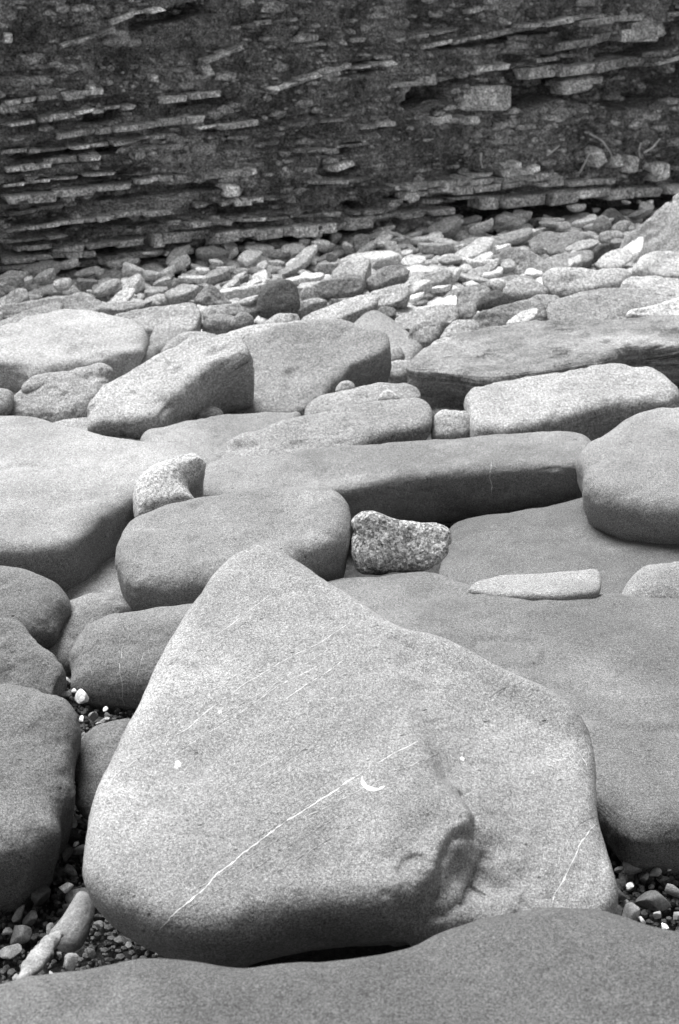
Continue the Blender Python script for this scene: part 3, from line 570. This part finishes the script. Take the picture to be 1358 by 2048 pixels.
def put_block(s, z, L, H, alb, D=.22, o_=0, rot=0, lib=BM, name='bed_block'):
    me = lib[random.randrange(len(lib))]; o = bpy.data.objects.new(name, me); COL.objects.link(o); o.parent = cliff
    j_ = int(np.clip((s+2.0)/9.5*759, 4, 755)); i_ = int(np.clip((z+.35)/2.1*419, 4, 415)); o_ += float(OUT[j_-4:j_+5, i_-2:i_+3].mean())
    o.location = cliff_pt(s, z, o_); o.scale = (L, D, H)
    o.rotation_euler = (random.uniform(-.06, .06), -rot+random.uniform(-.03, .03), ang+random.uniform(-.1, .1)); alb = min(.7, alb*1.85); o.color = (alb, alb, alb, 1)
    return o
for pl, hp, lp, alb, keep in BEDS:
    pts = np.array([cliff_uv(*q) for q in pl]); H0 = abs(cliff_uv(pl[0][0], pl[0][1]-hp)[1]-cliff_uv(*pl[0])[1])
    L0 = abs(cliff_uv(pl[0][0]+lp, pl[0][1])[0]-pts[0, 0]); s = min(pts[0, 0], pts[-1, 0]); e = max(pts[0, 0], pts[-1, 0])
    if pts[0, 0] > pts[-1, 0]: pts = pts[::-1]
    while s < e:
        L = L0*random.uniform(.6, 1.9)
        if random.random() < keep**.5:
            z = np.interp(s+L/2, pts[:, 0], pts[:, 1]); sl = DIP+random.uniform(-.03, .05)
            if len(pts) > 1: sl = (pts[-1, 1]-pts[0, 1])/max(.05, pts[-1, 0]-pts[0, 0]); sl = max(-.1, min(.3, sl))
            put_block(s+L/2, z+random.uniform(-.004, .004), L*.99, H0*random.uniform(.75, 1.2), alb*random.uniform(.6, 1.15), .16, random.uniform(-.035, .02), sl); nb += 1
        s += L
# larger single blocks that stick out of the face
for u, v, w, h_, alb, rot in [(965, 195, 115, 44, .22, -.06), (1012, 332, 28, 20, .36, .1), (1050, 334, 24, 14, .36, .2), (1180, 312, 24, 38, .30, .5), (1222, 322, 16, 26, .28, .4), (1250, 325, 22, 34, .32, -.1),
                              (1310, 342, 34, 34, .32, .15), (665, 328, 44, 14, .32, .2), (448, 376, 30, 26, .36, -.1), (930, 240, 24, 16, .3, 0), (868, 238, 34, 14, .3, .25), (480, 340, 30, 14, .3, .2), (890, 374, 30, 20, .4, 0), (822, 386, 26, 26, .34, .2), (8, 74, 18, 22, .34, 0),
                              (175, 176, 16, 16, .3, 0), (300, 155, 10, 14, .3, 0), (410, 140, 16, 26, .2, .5), (1148, 170, 60, 30, .22, .1), (1290, 60, 70, 40, .2, .1), (840, 160, 50, 22, .16, .1), (935, 20, 20, 10, .2, .3)]:
    a = cliff_uv(u, v); L = abs(cliff_uv(u+w, v)[0]-a[0]); H = abs(cliff_uv(u, v+h_)[1]-a[1])
    put_block(a[0], a[1], L, H, alb, .14, .0, rot, BS, 'jutting_block'); nb += 1
print('cliff blocks', nb)
# crumbled fragments weathered out of the shale: nobody could count them
fv, ff = [], []; cubeV, cubeF = ico(1)
rg = np.random.default_rng(3); k0 = 0
for i in range(3800):
    s = rg.uniform(-1.2, 6.2); z = rg.uniform(-.05, 1.7)
    j = int(np.clip((s+2.0)/9.5*759, 0, 759)); zi = int(np.clip((z+.35)/2.1*419, 0, 419))
    o_ = out.reshape(SS.shape)[j, zi]
    a = .008+.03*rg.random()**3; sc = a*np.array([rg.uniform(1, 2.6), rg.uniform(.7, 1.3), rg.uniform(.5, 1.0)])
    W_ = cubeV*sc*(1+.25*rg.uniform(-1, 1, (len(cubeV), 1)))
    P3 = cliff_pt(s, z, o_+.1*a); W2 = P3+W_[:, :1]*CD-W_[:, 1:2]*CN+W_[:, 2:]*np.array([0, 0, 1])
    fv.append(W2); ff.append(cubeF+k0); k0 += len(cubeV)
fr = link('shale_fragments', np.concatenate(fv), np.concatenate(ff), M['bed'], alb=.27, smooth=False, parent=cliff); fr['kind'] = 'stuff'

# ------------------------------------------------------------ rubble at the cliff foot
def unit_stone(seed, flat):
    rg = np.random.default_rng(seed)
    n = rg.integers(4, 7); a = np.sort(rg.uniform(0, 2*math.pi, n)+np.arange(n)*.01); a = np.linspace(0, 2*math.pi, n, endpoint=False)+rg.uniform(-.35, .35, n)
    P2 = np.stack([np.cos(a)*rg.uniform(.75, 1.1, n), np.sin(a)*.62*rg.uniform(.75, 1.1, n)], 1)
    ang_ = seed % 5 < 2
    V, Fc, size = solid(P2, flat, .12, .12*flat/.5, 3.5, 3 if ang_ else 4, None, 1, rb=.2, seed=seed, cuts=9)
    V[:, 2] += flat/2; N_ = vnormals(V, Fc)
    if (V*N_).sum() < 0: Fc = Fc[:, ::-1]; N_ = -N_
    V = V+N_*((.04*fbm(V, 2.2, 3, .5, seed)))[:, None]
    o = link('stone', V, Fc, M['far'], smooth=not ang_); me = o.data; bpy.data.objects.remove(o); return me
LIB = [unit_stone(100+k, [.35, .5, .75, .45, .6, .9, .4, .55][k % 8]) for k in range(16)]
def inside(u, v, P):
    return polysdf(np.array([[u, v]], float), P)[0] < -2
import re
NAMED = []
for o in COL.objects:
    if o.get('category') in ('boulder', 'stone'):
        t_ = re.split(r' (?:left|right|behind|below|in|at|under|with|lying|on|beside|above|leaning|against|showing|cut|filling|cutting|ending|peeping|glimpsed|between|of|wedged|just|over|propped|overhanging|directly|standing|by|continuing|pointing|near) ', o['label'])[0]
        t_ = re.sub(r',.*', '', t_)
        me_ = np.array(o.location); NAMED.append((t_, project(me_[None]+[0, 0, .08])[0]))
seenn = {}
for t_, _ in NAMED: seenn[t_] = seenn.get(t_, 0)+1
NAMED = [q for q in NAMED if seenn[q[0]] == 1 and 2 < len(q[0].split()) < 8]
USED = set()
def relabel(head, u, v):
    near = sorted(NAMED, key=lambda q: math.hypot(q[1][0]-u, (q[1][1]-v)*1.6))[:9]
    for rank in ('', 'second ', 'third '):
        for t_, c in near:
            dx, dy = u-c[0], (v-c[1])*1.6
            rel = ('right of' if dx > 0 else 'left of') if abs(dx) > 2*abs(dy) else (('above' if dy < 0 else 'below') if abs(dy) > 2*abs(dx) else ('up ' if dy < 0 else 'down ')+('right from' if dx > 0 else 'left from'))
            l = f'{rank}{head} {rel} the {t_}'
            if l not in USED: USED.add(l); return l
    return l
cnt = 0; zone = lambda u: 'left' if u < 430 else ('middle' if u < 860 else 'right')
spots = []
for row in range(26):
    fy = row/25
    for colm in range(44):
        s = -.9+colm*.145+random.uniform(-.06, .06)
        dist = .0+fy*2.6+random.uniform(-.04, .04)
        X = CA+s*CD+CN*dist; x, y = X[0], X[1]
        if y < 5.2: continue
        z = float(ground_z(x, y)); u, v = project(np.array([[x, y, z+.04]]))[0]
        if u < -60 or u > 1440 or v > 700: continue
        spots.append((random.random(), x, y, z, u, v, dist))
spots.sort(); placed = []
for _, x, y, z, u, v, dist in spots:
    sz = random.uniform(.045, .10) if dist < .9 else random.uniform(.06, .14)
    if random.random() < .12: sz *= 1.5
    if any((x-a)**2+(y-b)**2 < (.52*(sz+c))**2 for a, b, c in placed): continue
    if any(inside(u, v, P) for P in TRACED[18:]): continue
    placed.append((x, y, sz))
    flat = random.random(); me = LIB[random.randrange(16)]
    o = bpy.data.objects.new('stone', me); COL.objects.link(o)
    e = random.uniform(1.0, 1.7)
    o.scale = (sz*e*.92, sz, sz*random.uniform(.9, 1.5)); o.location = (x, y, z+.05+random.uniform(0, .04)+.05*max(0, 1-dist/.6)*random.random())
    o.rotation_euler = (random.gauss(0, .22)+.15, random.gauss(0, .25)-.12, random.gauss(.5, .6))
    al = random.choice([.5, .62, .75, .85, .9, .34, .9])*(1.08 if dist < .8 else .92); o.color = (al*.72, al*.72, al*.72, 1)
    tone = 'dark' if al < .4 else ('grey' if al < .6 else 'pale'); sh = 'long' if e > 1.35 else 'chunky'
    size = 'little ' if sz < .07 else ('' if sz < .11 else 'large ')
    tag(o, relabel(f'{size}{tone} {sh} stone', u, v), 'stone', 'stones filling the rubble field below the cliff')
    cnt += 1
print('rubble', cnt)
# small chips filling the gaps of the rubble field
fv, ff = [], []; k0 = 0; rg = np.random.default_rng(5); c2, f2 = ico(2)
for i in range(3200):
    s = rg.uniform(-1.2, 5.6); dist = rg.uniform(-.05, 2.9); X = CA+s*CD+CN*dist
    if X[1] < 4.6: continue
    a = rg.uniform(.014, .052); W_ = c2*a*np.array([1.5, 1, .7])*(1+.15*rg.uniform(-1, 1, (len(c2), 1))); t = rg.uniform(0, 6.3); ct, st_ = math.cos(t), math.sin(t)
    W_ = np.stack([W_[:, 0]*ct-W_[:, 1]*st_, W_[:, 0]*st_+W_[:, 1]*ct, W_[:, 2]], 1)
    fv.append(W_+[X[0], X[1], ground_z(X[0], X[1])+.03]); ff.append(f2+k0); k0 += len(c2)
tag(link('stone_chips', np.concatenate(fv), np.concatenate(ff), M['far'], alb=.46), 'small chips filling gaps between the rubble stones', 'stone chips', kind='stuff')

# ------------------------------------------------------------ pebble pockets in the foreground
def unit_pebble(seed):
    rg = np.random.default_rng(seed); V, Fc = ico(3); p_ = rg.uniform(1.8, 2.8)
    V = V/((np.abs(V)**p_).sum(1)**(1/p_))[:, None]; V = V*[1, rg.uniform(.65, .9), rg.uniform(.45, .75)]
    V = V*(1+.24*fbm(V, 1.2, 3, .5, seed))[:, None]
    for _ in range(7):
        q = rg.normal(size=3); q /= np.linalg.norm(q); d = V@q-rg.uniform(.32, .6); V = V-np.maximum(d, 0)[:, None]*q*.9
    o = link('pebble', V, Fc, M['peb']); me = o.data; bpy.data.objects.remove(o); return me
PL = [unit_pebble(200+k) for k in range(12)]
def pebble(u, v, w, alb, label, group, z=.03, rot=None, asp=1.0):
    P = at_z(u, v, z); s = w/F*np.linalg.norm(P-np.array([0, 0, CAM_Z]))*.5
    o = bpy.data.objects.new('pebble', PL[random.randrange(12)]); COL.objects.link(o); o.location = P; o.scale = (s*asp, s, s)
    o.rotation_euler = (random.uniform(-.5, .5), random.uniform(-.5, .5), random.uniform(0, 6.3) if rot is None else rot); alb = min(.92, alb*1.25) if alb > .5 else alb*.85; o.color = (alb, alb, alb, 1)
    tag(o, label, 'pebble', group); return o
G1, G2, G3 = 'pebbles in the lower left pocket', 'pebbles beside the right of the triangular boulder', 'pebbles in the small gap left of the veined boulder'
for a in [(131, 1640, 42, .7, 'largest white pebble in the lower left pebble pocket'), (93, 1676, 44, .22, 'grey rounded pebble below left of the large white one'), (125, 1674, 17, .7, 'tiny bright pebble under the large white one'),
          (101, 1706, 24, .45, 'mottled light pebble below the grey rounded one'), (132, 1706, 36, .14, 'dark round pebble right of the mottled light one'), (153, 1688, 16, .7, 'small white sliver against the triangular boulder'),
          (86, 1741, 11, .8, 'smallest white fleck alone in the dark lower left pocket'), (131, 1776, 28, .6, 'white crumbly pebble above the long leaning cobble'), (80, 1790, 60, .14, 'dark egg shaped stone in the lower left pocket'),
          (36, 1828, 32, .3, 'pointed grey pebble near the left edge'), (62, 1838, 36, .16, 'dark pebble right of the pointed grey one'), (100, 1856, 24, .3, 'small grey pebble left of the long leaning cobble'),
          (42, 1868, 52, .22, 'rounded mid grey cobble at the lower left edge'), (14, 1860, 22, .4, 'light pebble cut close to the left edge'), (20, 1905, 48, .24, 'lowest grey cobble at the left edge'),
          (160, 1700, 30, .2, 'dark pebble touching the triangular boulder at left'), (140, 1740, 34, .18, 'dull pebble above the white crumbly one'), (317, 1905, 18, .4, 'lone small pebble in the shadow below the triangular boulder'),
          (110, 1962, 36, .3, 'upright pebble below the driftwood'), (197, 1850, 24, .14, 'dark pebble right of the long leaning cobble'), (180, 1905, 26, .12, 'dark pebble in shadow near the bottom boulder')]:
    pebble(*a, G1, asp=1.15)
for a in [(167, 1394, 36, .62, 'largest pale pebble in the gap left of the veined boulder'), (136, 1362, 18, .5, 'light round pebble topping the small gap pile'), (132, 1388, 24, .25, 'grey pebble left of the largest pale one'),
          (147, 1380, 14, .65, 'small bright pebble between two in the gap pile'), (211, 1418, 16, .75, 'white edged pebble beside the veined boulder'), (163, 1438, 16, .7, 'small white pebble in the gap, below the largest'),
          (186, 1432, 28, .22, 'grey pebble in the middle of the gap'), (200, 1450, 24, .28, 'mottled pebble low in the gap'), (176, 1479, 20, .7, 'bright triangular pebble at the bottom of the gap'), (150, 1500, 22, .3, 'dull pebble beside the wedged grey stone'),
          (87, 1264, 26, .28, 'small stone stuck between the three left edge boulders')]:
    pebble(*a, G3, z=.12 if a[1] > 1300 else .12)
for a in [(1266, 1732, 44, .26, 'round grey cobble in the right pebble pocket'), (1246, 1682, 36, .45, 'pale flat pebble below the wide boulder edge'), (1260, 1772, 24, .8, 'bright white triangular pebble in the right pocket'),
          (1312, 1745, 26, .4, 'light oblong pebble right of the round cobble'), (1345, 1732, 34, .6, 'pale angular pebble at the right edge'), (1290, 1756, 26, .22, 'mottled dark pebble next to the round cobble'),
          (1310, 1800, 64, .18, 'large curved dark stone in the right pocket'), (1345, 1780, 40, .3, 'grey flat pebble leaning on the curved stone'), (1314, 1830, 20, .42, 'oval light pebble below the curved stone'),
          (1328, 1854, 20, .85, 'whitest round pebble near the bottom boulder, right'), (1262, 1830, 50, .42, 'pale worn cobble partly under the bottom boulder'), (1284, 1842, 20, .55, 'light pebble beside the pale worn cobble'),
          (1230, 1818, 34, .14, 'dark cobble under the triangular boulder edge'), (1240, 1790, 30, .14, 'dark pebble left of the bright triangular one'), (1215, 1628, 12, .5, 'tiny pale pebble high beside the triangular boulder'),
          (1345, 1700, 24, .35, 'grey pebble under the edge of the wide boulder'), (1352, 1830, 26, .3, 'dull pebble at the lower right edge'), (1275, 1700, 30, .15, 'dark pebble in the shade of the wide boulder')]:
    pebble(*a, G2, z=.03, asp=1.1)
NP_ = NAMED; NAMED = []
for o in COL.objects:
    if o.name.startswith('pebble'):
        t_ = re.split(r' (?:left|right|in|below|above|under|against|alone|near|cut|at|touching|topping|beside|between|stuck|next|leaning|partly|high) ', o['label'])[0]
        NAMED.append((t_, project(np.array(o.location)[None])[0]))
seenn = {}
for t_, _ in NAMED: seenn[t_] = seenn.get(t_, 0)+1
NAMED = [q for q in NAMED if seenn[q[0]] == 1 and 2 < len(q[0].split()) < 7]
occ = [project(np.array(o.location)[None])[0] for o in COL.objects if o.name.startswith('pebble')]
def fill(box, n, w, dark, label, group, z):
    k = 0
    while k < n:
        u = random.uniform(box[0], box[2]); v = random.uniform(box[1], box[3]); k += 1
        if any(math.hypot(u-a[0], v-a[1]) < 13 for a in occ): continue
        ww = random.uniform(*w); al = random.choice(dark)
        head = ('tiny' if ww < 17 else ('small' if ww < 24 else 'medium'))+(' dark' if al < .15 else (' dull' if al < .25 else ' light'))+' pebble'
        pebble(u, v, ww, al, relabel(head, u, v), group, z=z-.012, asp=random.uniform(1, 1.3))
fill((20, 1600, 320, 1960), 85, (14, 42), [.1, .13, .16, .2, .3], 'small dark pebble filling the lower left pocket around the named ones', G1+' (small dark)', .02)
fill((1215, 1650, 1370, 1870), 62, (12, 38), [.12, .16, .2, .3, .45], 'small pebble filling the right pocket under the wide boulder', G2+' (small)', .02)
fill((110, 1350, 240, 1510), 26, (10, 26), [.14, .2, .3, .4], 'small dull pebble packed in the gap left of the veined boulder', G3+' (small)', .09)
# grit
fv, ff = [], []; k0 = 0; c1, f1 = ico(1)
for x0, x1, y0, y1, zz, n in [(-.75, -.15, 1.7, 2.5, .0, 5200), (.35, .85, 1.75, 2.5, .0, 4200), (-.75, -.3, 2.3, 2.8, .06, 2400)]:
    for i in range(n):
        a = rg.uniform(.002, .008); W_ = c1*a*rg.uniform(.6, 1.3, 3)
        fv.append(W_+[rg.uniform(x0, x1), rg.uniform(y0, y1), zz+.004+rg.uniform(-.012, .012)]); ff.append(f1+k0); k0 += len(c1)
tag(link('grit', np.concatenate(fv), np.concatenate(ff), M['peb'], alb=.085, smooth=False), 'coarse dark grit between the pebbles', 'grit', kind='stuff')

# long leaning cobble and driftwood, lower left
def tube(pts, rads, seg=10, seed=0, rough=.15, flat=.7):
    pts = np.array(pts, float); V = []; Fc = []
    n = 26; t = np.linspace(0, 1, len(pts)); T = np.linspace(0, 1, n)
    C_ = np.stack([np.interp(T, t, pts[:, i]) for i in range(3)], 1); C_[1:-1] = .25*C_[:-2]+.5*C_[1:-1]+.25*C_[2:]; r_ = np.interp(T, t, rads)
    for i in range(n):
        d = C_[min(i+1, n-1)]-C_[max(i-1, 0)]; d /= np.linalg.norm(d); a = np.cross(d, [0, 0, 1]); a /= np.linalg.norm(a); b = np.cross(a, d)
        for j in range(seg):
            q = 2*math.pi*j/seg; V.append(C_[i]+r_[i]*(math.cos(q)*a+flat*math.sin(q)*b))
    V = np.array(V)
    for i in range(n-1):
        for j in range(seg): Fc.append((i*seg+j, i*seg+(j+1) % seg, (i+1)*seg+(j+1) % seg, (i+1)*seg+j))
    c0, c9 = len(V), len(V)+1; V = np.concatenate([V, C_[:1], C_[-1:]])
    F3 = [(a, b, c) for a, b, c, d in Fc]+[(a, c, d) for a, b, c, d in Fc]
    F3 += [(c0, (j+1) % seg, j) for j in range(seg)]+[(c9, (n-1)*seg+j, (n-1)*seg+(j+1) % seg) for j in range(seg)]
    F3 = np.array(F3); N_ = vnormals(V, F3); R0 = np.median(rads); V = V+N_*(R0*rough*2*fbm(V, .6/R0, 3, .55, seed))[:, None]
    return V, F3[:, ::-1]
rock('long leaning grey cobble above the driftwood, lower left', [(160, 1782), (178, 1788), (188, 1810), (184, 1850), (160, 1888), (130, 1900), (108, 1888), (96, 1872), (120, 1840), (145, 1800)], z=.12, elev=60, h=.05, rx=.03, rz=.025, lvl=5, m='peb', alb=.27, name='cobble', group=G1)
a, b, c = at_z(118, 1868, .14), at_z(85, 1905, .16), at_z(40, 1968, .19)
V, Fc = tube([a, .5*a+.5*b, b, .6*b+.4*c, c], [.008, .013, .017, .016, .006], 12, 4, .13); base = V.mean(0)
tag(link('driftwood', V-base, Fc, M['wood'], base, .24), 'bleached knuckle ended piece of driftwood, lower left corner', 'driftwood')
# driftwood at the cliff foot
def cl(u, v, d): r = ray(u, v); return np.array([0, 0, CAM_Z])+r*(d/r[1])
root = bpy.data.objects.new('root_branch', None); COL.objects.link(root); rb = cl(752, 498, 7.9); root.location = rb
tag(root, 'bent pale driftwood root with two thin arms at the cliff foot', 'driftwood')
for q, r0 in [([(752, 500), (756, 486), (764, 474), (776, 464)], .016), ([(776, 464), (795, 470), (820, 478), (850, 482)], .010)]:
    V, Fc = tube([cl(u, v, 7.9) for u, v in q], [r0, r0, r0*.8, r0*.5], 8, 7, .1, 1); link('branch', V-rb, Fc, M['wood'], (0, 0, 0), .5, parent=root)
# dry stems hanging on the cliff, right
for k, (q, lab) in enumerate([([(1150, 262), (1175, 276), (1192, 300), (1198, 326)], 'dry curved stem arching over the diamond shaped block on the cliff'), ([(1252, 280), (1248, 296), (1250, 308)], 'short pale stem above the twin blocks on the cliff'),
                              ([(935, 300), (934, 318), (938, 330)], 'short dry stem hanging on the shale right of centre'), ([(1130, 340), (1140, 322), (1150, 300)], 'thin dry stem left of the diamond shaped block'), ([(1258, 300), (1275, 290), (1290, 272)], 'thin dry twig leaning right above the twin blocks'),
                              ([(1065, 305), (1078, 296), (1090, 286)], 'short dry twig on the dark bank above the bed blocks')]):
    P_ = []
    for u, v in q:
        a = cliff_uv(u, v); P_.append(cliff_pt(a[0], a[1], .14))
    V, Fc = tube(P_, [.007, .006, .005, .003][:len(P_)], 6, k, .1, 1); base = V.mean(0)
    tag(link('dry_stem', V-base, Fc, M['wood'], base, .4), lab, 'plant stem', 'dry stems on the cliff')

# ------------------------------------------------------------ veins and marks on the boulders
def ribbon(key, px, w, name, alb=.75, label=None, jit=1.2, taper=True):
    o, V, Fc = ROCKS[key]
    if 'bvh' not in o: BV.setdefault(key, BVHTree.FromPolygons([tuple(v) for v in V], [tuple(int(i) for i in f) for f in Fc]))
    bv = BV[key]; px = np.array(px, float); t = np.arange(len(px)); n = max(12, int(np.hypot(*(np.diff(px, axis=0).T)).sum()/7)); T = np.linspace(0, len(px)-1, n)
    uu = np.interp(T, t, px[:, 0]); vv = np.interp(T, t, px[:, 1]); rr = np.random.default_rng(int(px[0, 0]))
    if jit:
        uu = uu+rr.normal(0, jit*.35, n)+jit*np.sin(T*5+px[0, 0]); vv = vv+rr.normal(0, jit*.35, n)
    Vs = []
    P_ = []
    for u, v in zip(uu, vv):
        h_ = bv.ray_cast(Vector((0, 0, CAM_Z)), Vector(ray(u, v)).normalized())
        if h_[0] is None: continue
        P_.append((np.array(h_[0]), np.array(h_[1])))
    if len(P_) < 3: return
    Fs = []
    for i, (p_, n_) in enumerate(P_):
        d = P_[min(i+1, len(P_)-1)][0]-P_[max(i-1, 0)][0]; s = np.cross(d, n_); s /= max(np.linalg.norm(s), 1e-9)
        f = w*(rr.uniform(.35, 1.3))*(.25 if rr.random() < .12 else 1); 
        if taper: f *= min(1, (i+1)/4, (len(P_)-i)/4)
        Vs += [p_+s*f/2+n_*(.0002 if w > .006 else -.0012), p_+n_*(.0012 if w > .006 else .0007), p_-s*f/2+n_*(.0002 if w > .006 else -.0012)]
        if i: k = 3*i; Fs += [(k-3, k, k+1, k-2), (k-2, k+1, k+2, k-1)]
    Vs = np.array(Vs); return link(name, Vs-np.array(o.location), Fs if False else np.array(Fs), M['vein'], (0, 0, 0), alb*.8, parent=o)
BV = {}
vr = np.random.default_rng(12)
for k in range(22):       # fine parallel bedding lines across the top
    t_ = (k+.5)/22; u0 = 470+vr.uniform(-120, 120)+t_*120; v0 = 1240+t_*520; L_ = vr.uniform(60, 240)
    ribbon('main', [(u0-L_/2, v0+L_*.31), (u0, v0+vr.uniform(-4, 4)), (u0+L_/2, v0-L_*.31)], .0016, 'vein', float(vr.uniform(.6, .8)))
ribbon('main', [(318, 1862), (340, 1835), (375, 1805), (400, 1785), (435, 1748), (480, 1712), (540, 1665), (600, 1625), (660, 1588), (700, 1560), (725, 1545)], .0056, 'vein', .85)
ribbon('main', [(725, 1545), (760, 1522), (800, 1500), (845, 1478)], .0034, 'vein', .8)
ribbon('main', [(330, 1492), (334, 1480), (370, 1460), (430, 1410), (490, 1368), (560, 1325), (640, 1285), (710, 1240)], .003, 'vein', .8)
ribbon('main', [(205, 1590), (225, 1555), (255, 1530), (310, 1500)], .002, 'vein', .6)
ribbon('main', [(560, 1405), (620, 1365), (690, 1320)], .003, 'vein', .8)
ribbon('main', [(360, 1500), (460, 1440), (560, 1370), (640, 1330)], .0024, 'vein', .75)
ribbon('main', [(420, 1280), (520, 1205), (570, 1170)], .0024, 'vein', .75)
ribbon('main', [(600, 1640), (680, 1600), (800, 1540), (880, 1505)], .0024, 'vein', .75)
ribbon('main', [(460, 1600), (560, 1540), (640, 1490)], .0022, 'vein', .72)
ribbon('main', [(705, 1205), (722, 1210), (728, 1222)], .0022, 'vein', .75)
ribbon('main', [(1100, 1815), (1112, 1785), (1140, 1735), (1155, 1700), (1170, 1672), (1190, 1650), (1212, 1643)], .005, 'vein', .85)
ribbon('main', [(1098, 1770), (1120, 1715), (1135, 1680), (1160, 1645), (1200, 1628)], .0016, 'vein', .6)
ribbon('main', [(975, 1395), (1010, 1375), (1050, 1362)], .0016, 'vein', .6)
ribbon('main', [(725, 1553), (724, 1563), (731, 1573), (744, 1579), (757, 1579), (769, 1573)], .0072, 'limpet_scar', 1.0, jit=0)
ribbon('main', [(1165, 1517), (1172, 1525), (1175, 1538)], .005, 'limpet_scar', .9, jit=0)
for u, v, w_, al in [(440, 1424, .012, .8), (925, 1518, .010, .95), (356, 1528, .016, .7), (352, 1534, .010, .75), (905, 1320, .004, .8), (485, 1410, .004, .8)]:
    ribbon('main', [(u-w_*420, v+w_*90), (u, v), (u+w_*420, v-w_*90)], w_*.8, 'white_fleck', al, jit=0)
for u, v in [(585, 1305), (522, 1344), (972, 1443), (1088, 1441), (806, 1470), (752, 1252), (610, 1500), (400, 1650), (1120, 1560), (690, 1350), (850, 1420), (470, 1700)]:  # near-black ribbons paint the shade of small holes; no hollow is cut
    o_ = ribbon('main', [(u-5, v+1), (u, v), (u+5, v-1)], .006, 'pit_shade_mark', .03, jit=0)
ribbon('main', [(966, 1437), (972, 1436), (979, 1440)], .003, 'white_fleck', .8, jit=0)
ribbon('veined', [(258, 1268), (244, 1300), (240, 1330), (245, 1390), (248, 1410)], .003, 'vein', .7)
ribbon('veined', [(292, 1300), (275, 1345), (268, 1390), (265, 1405)], .0026, 'vein', .6)
ribbon('slab', [(981, 925), (981, 960), (985, 994)], .006, 'vein', .7)
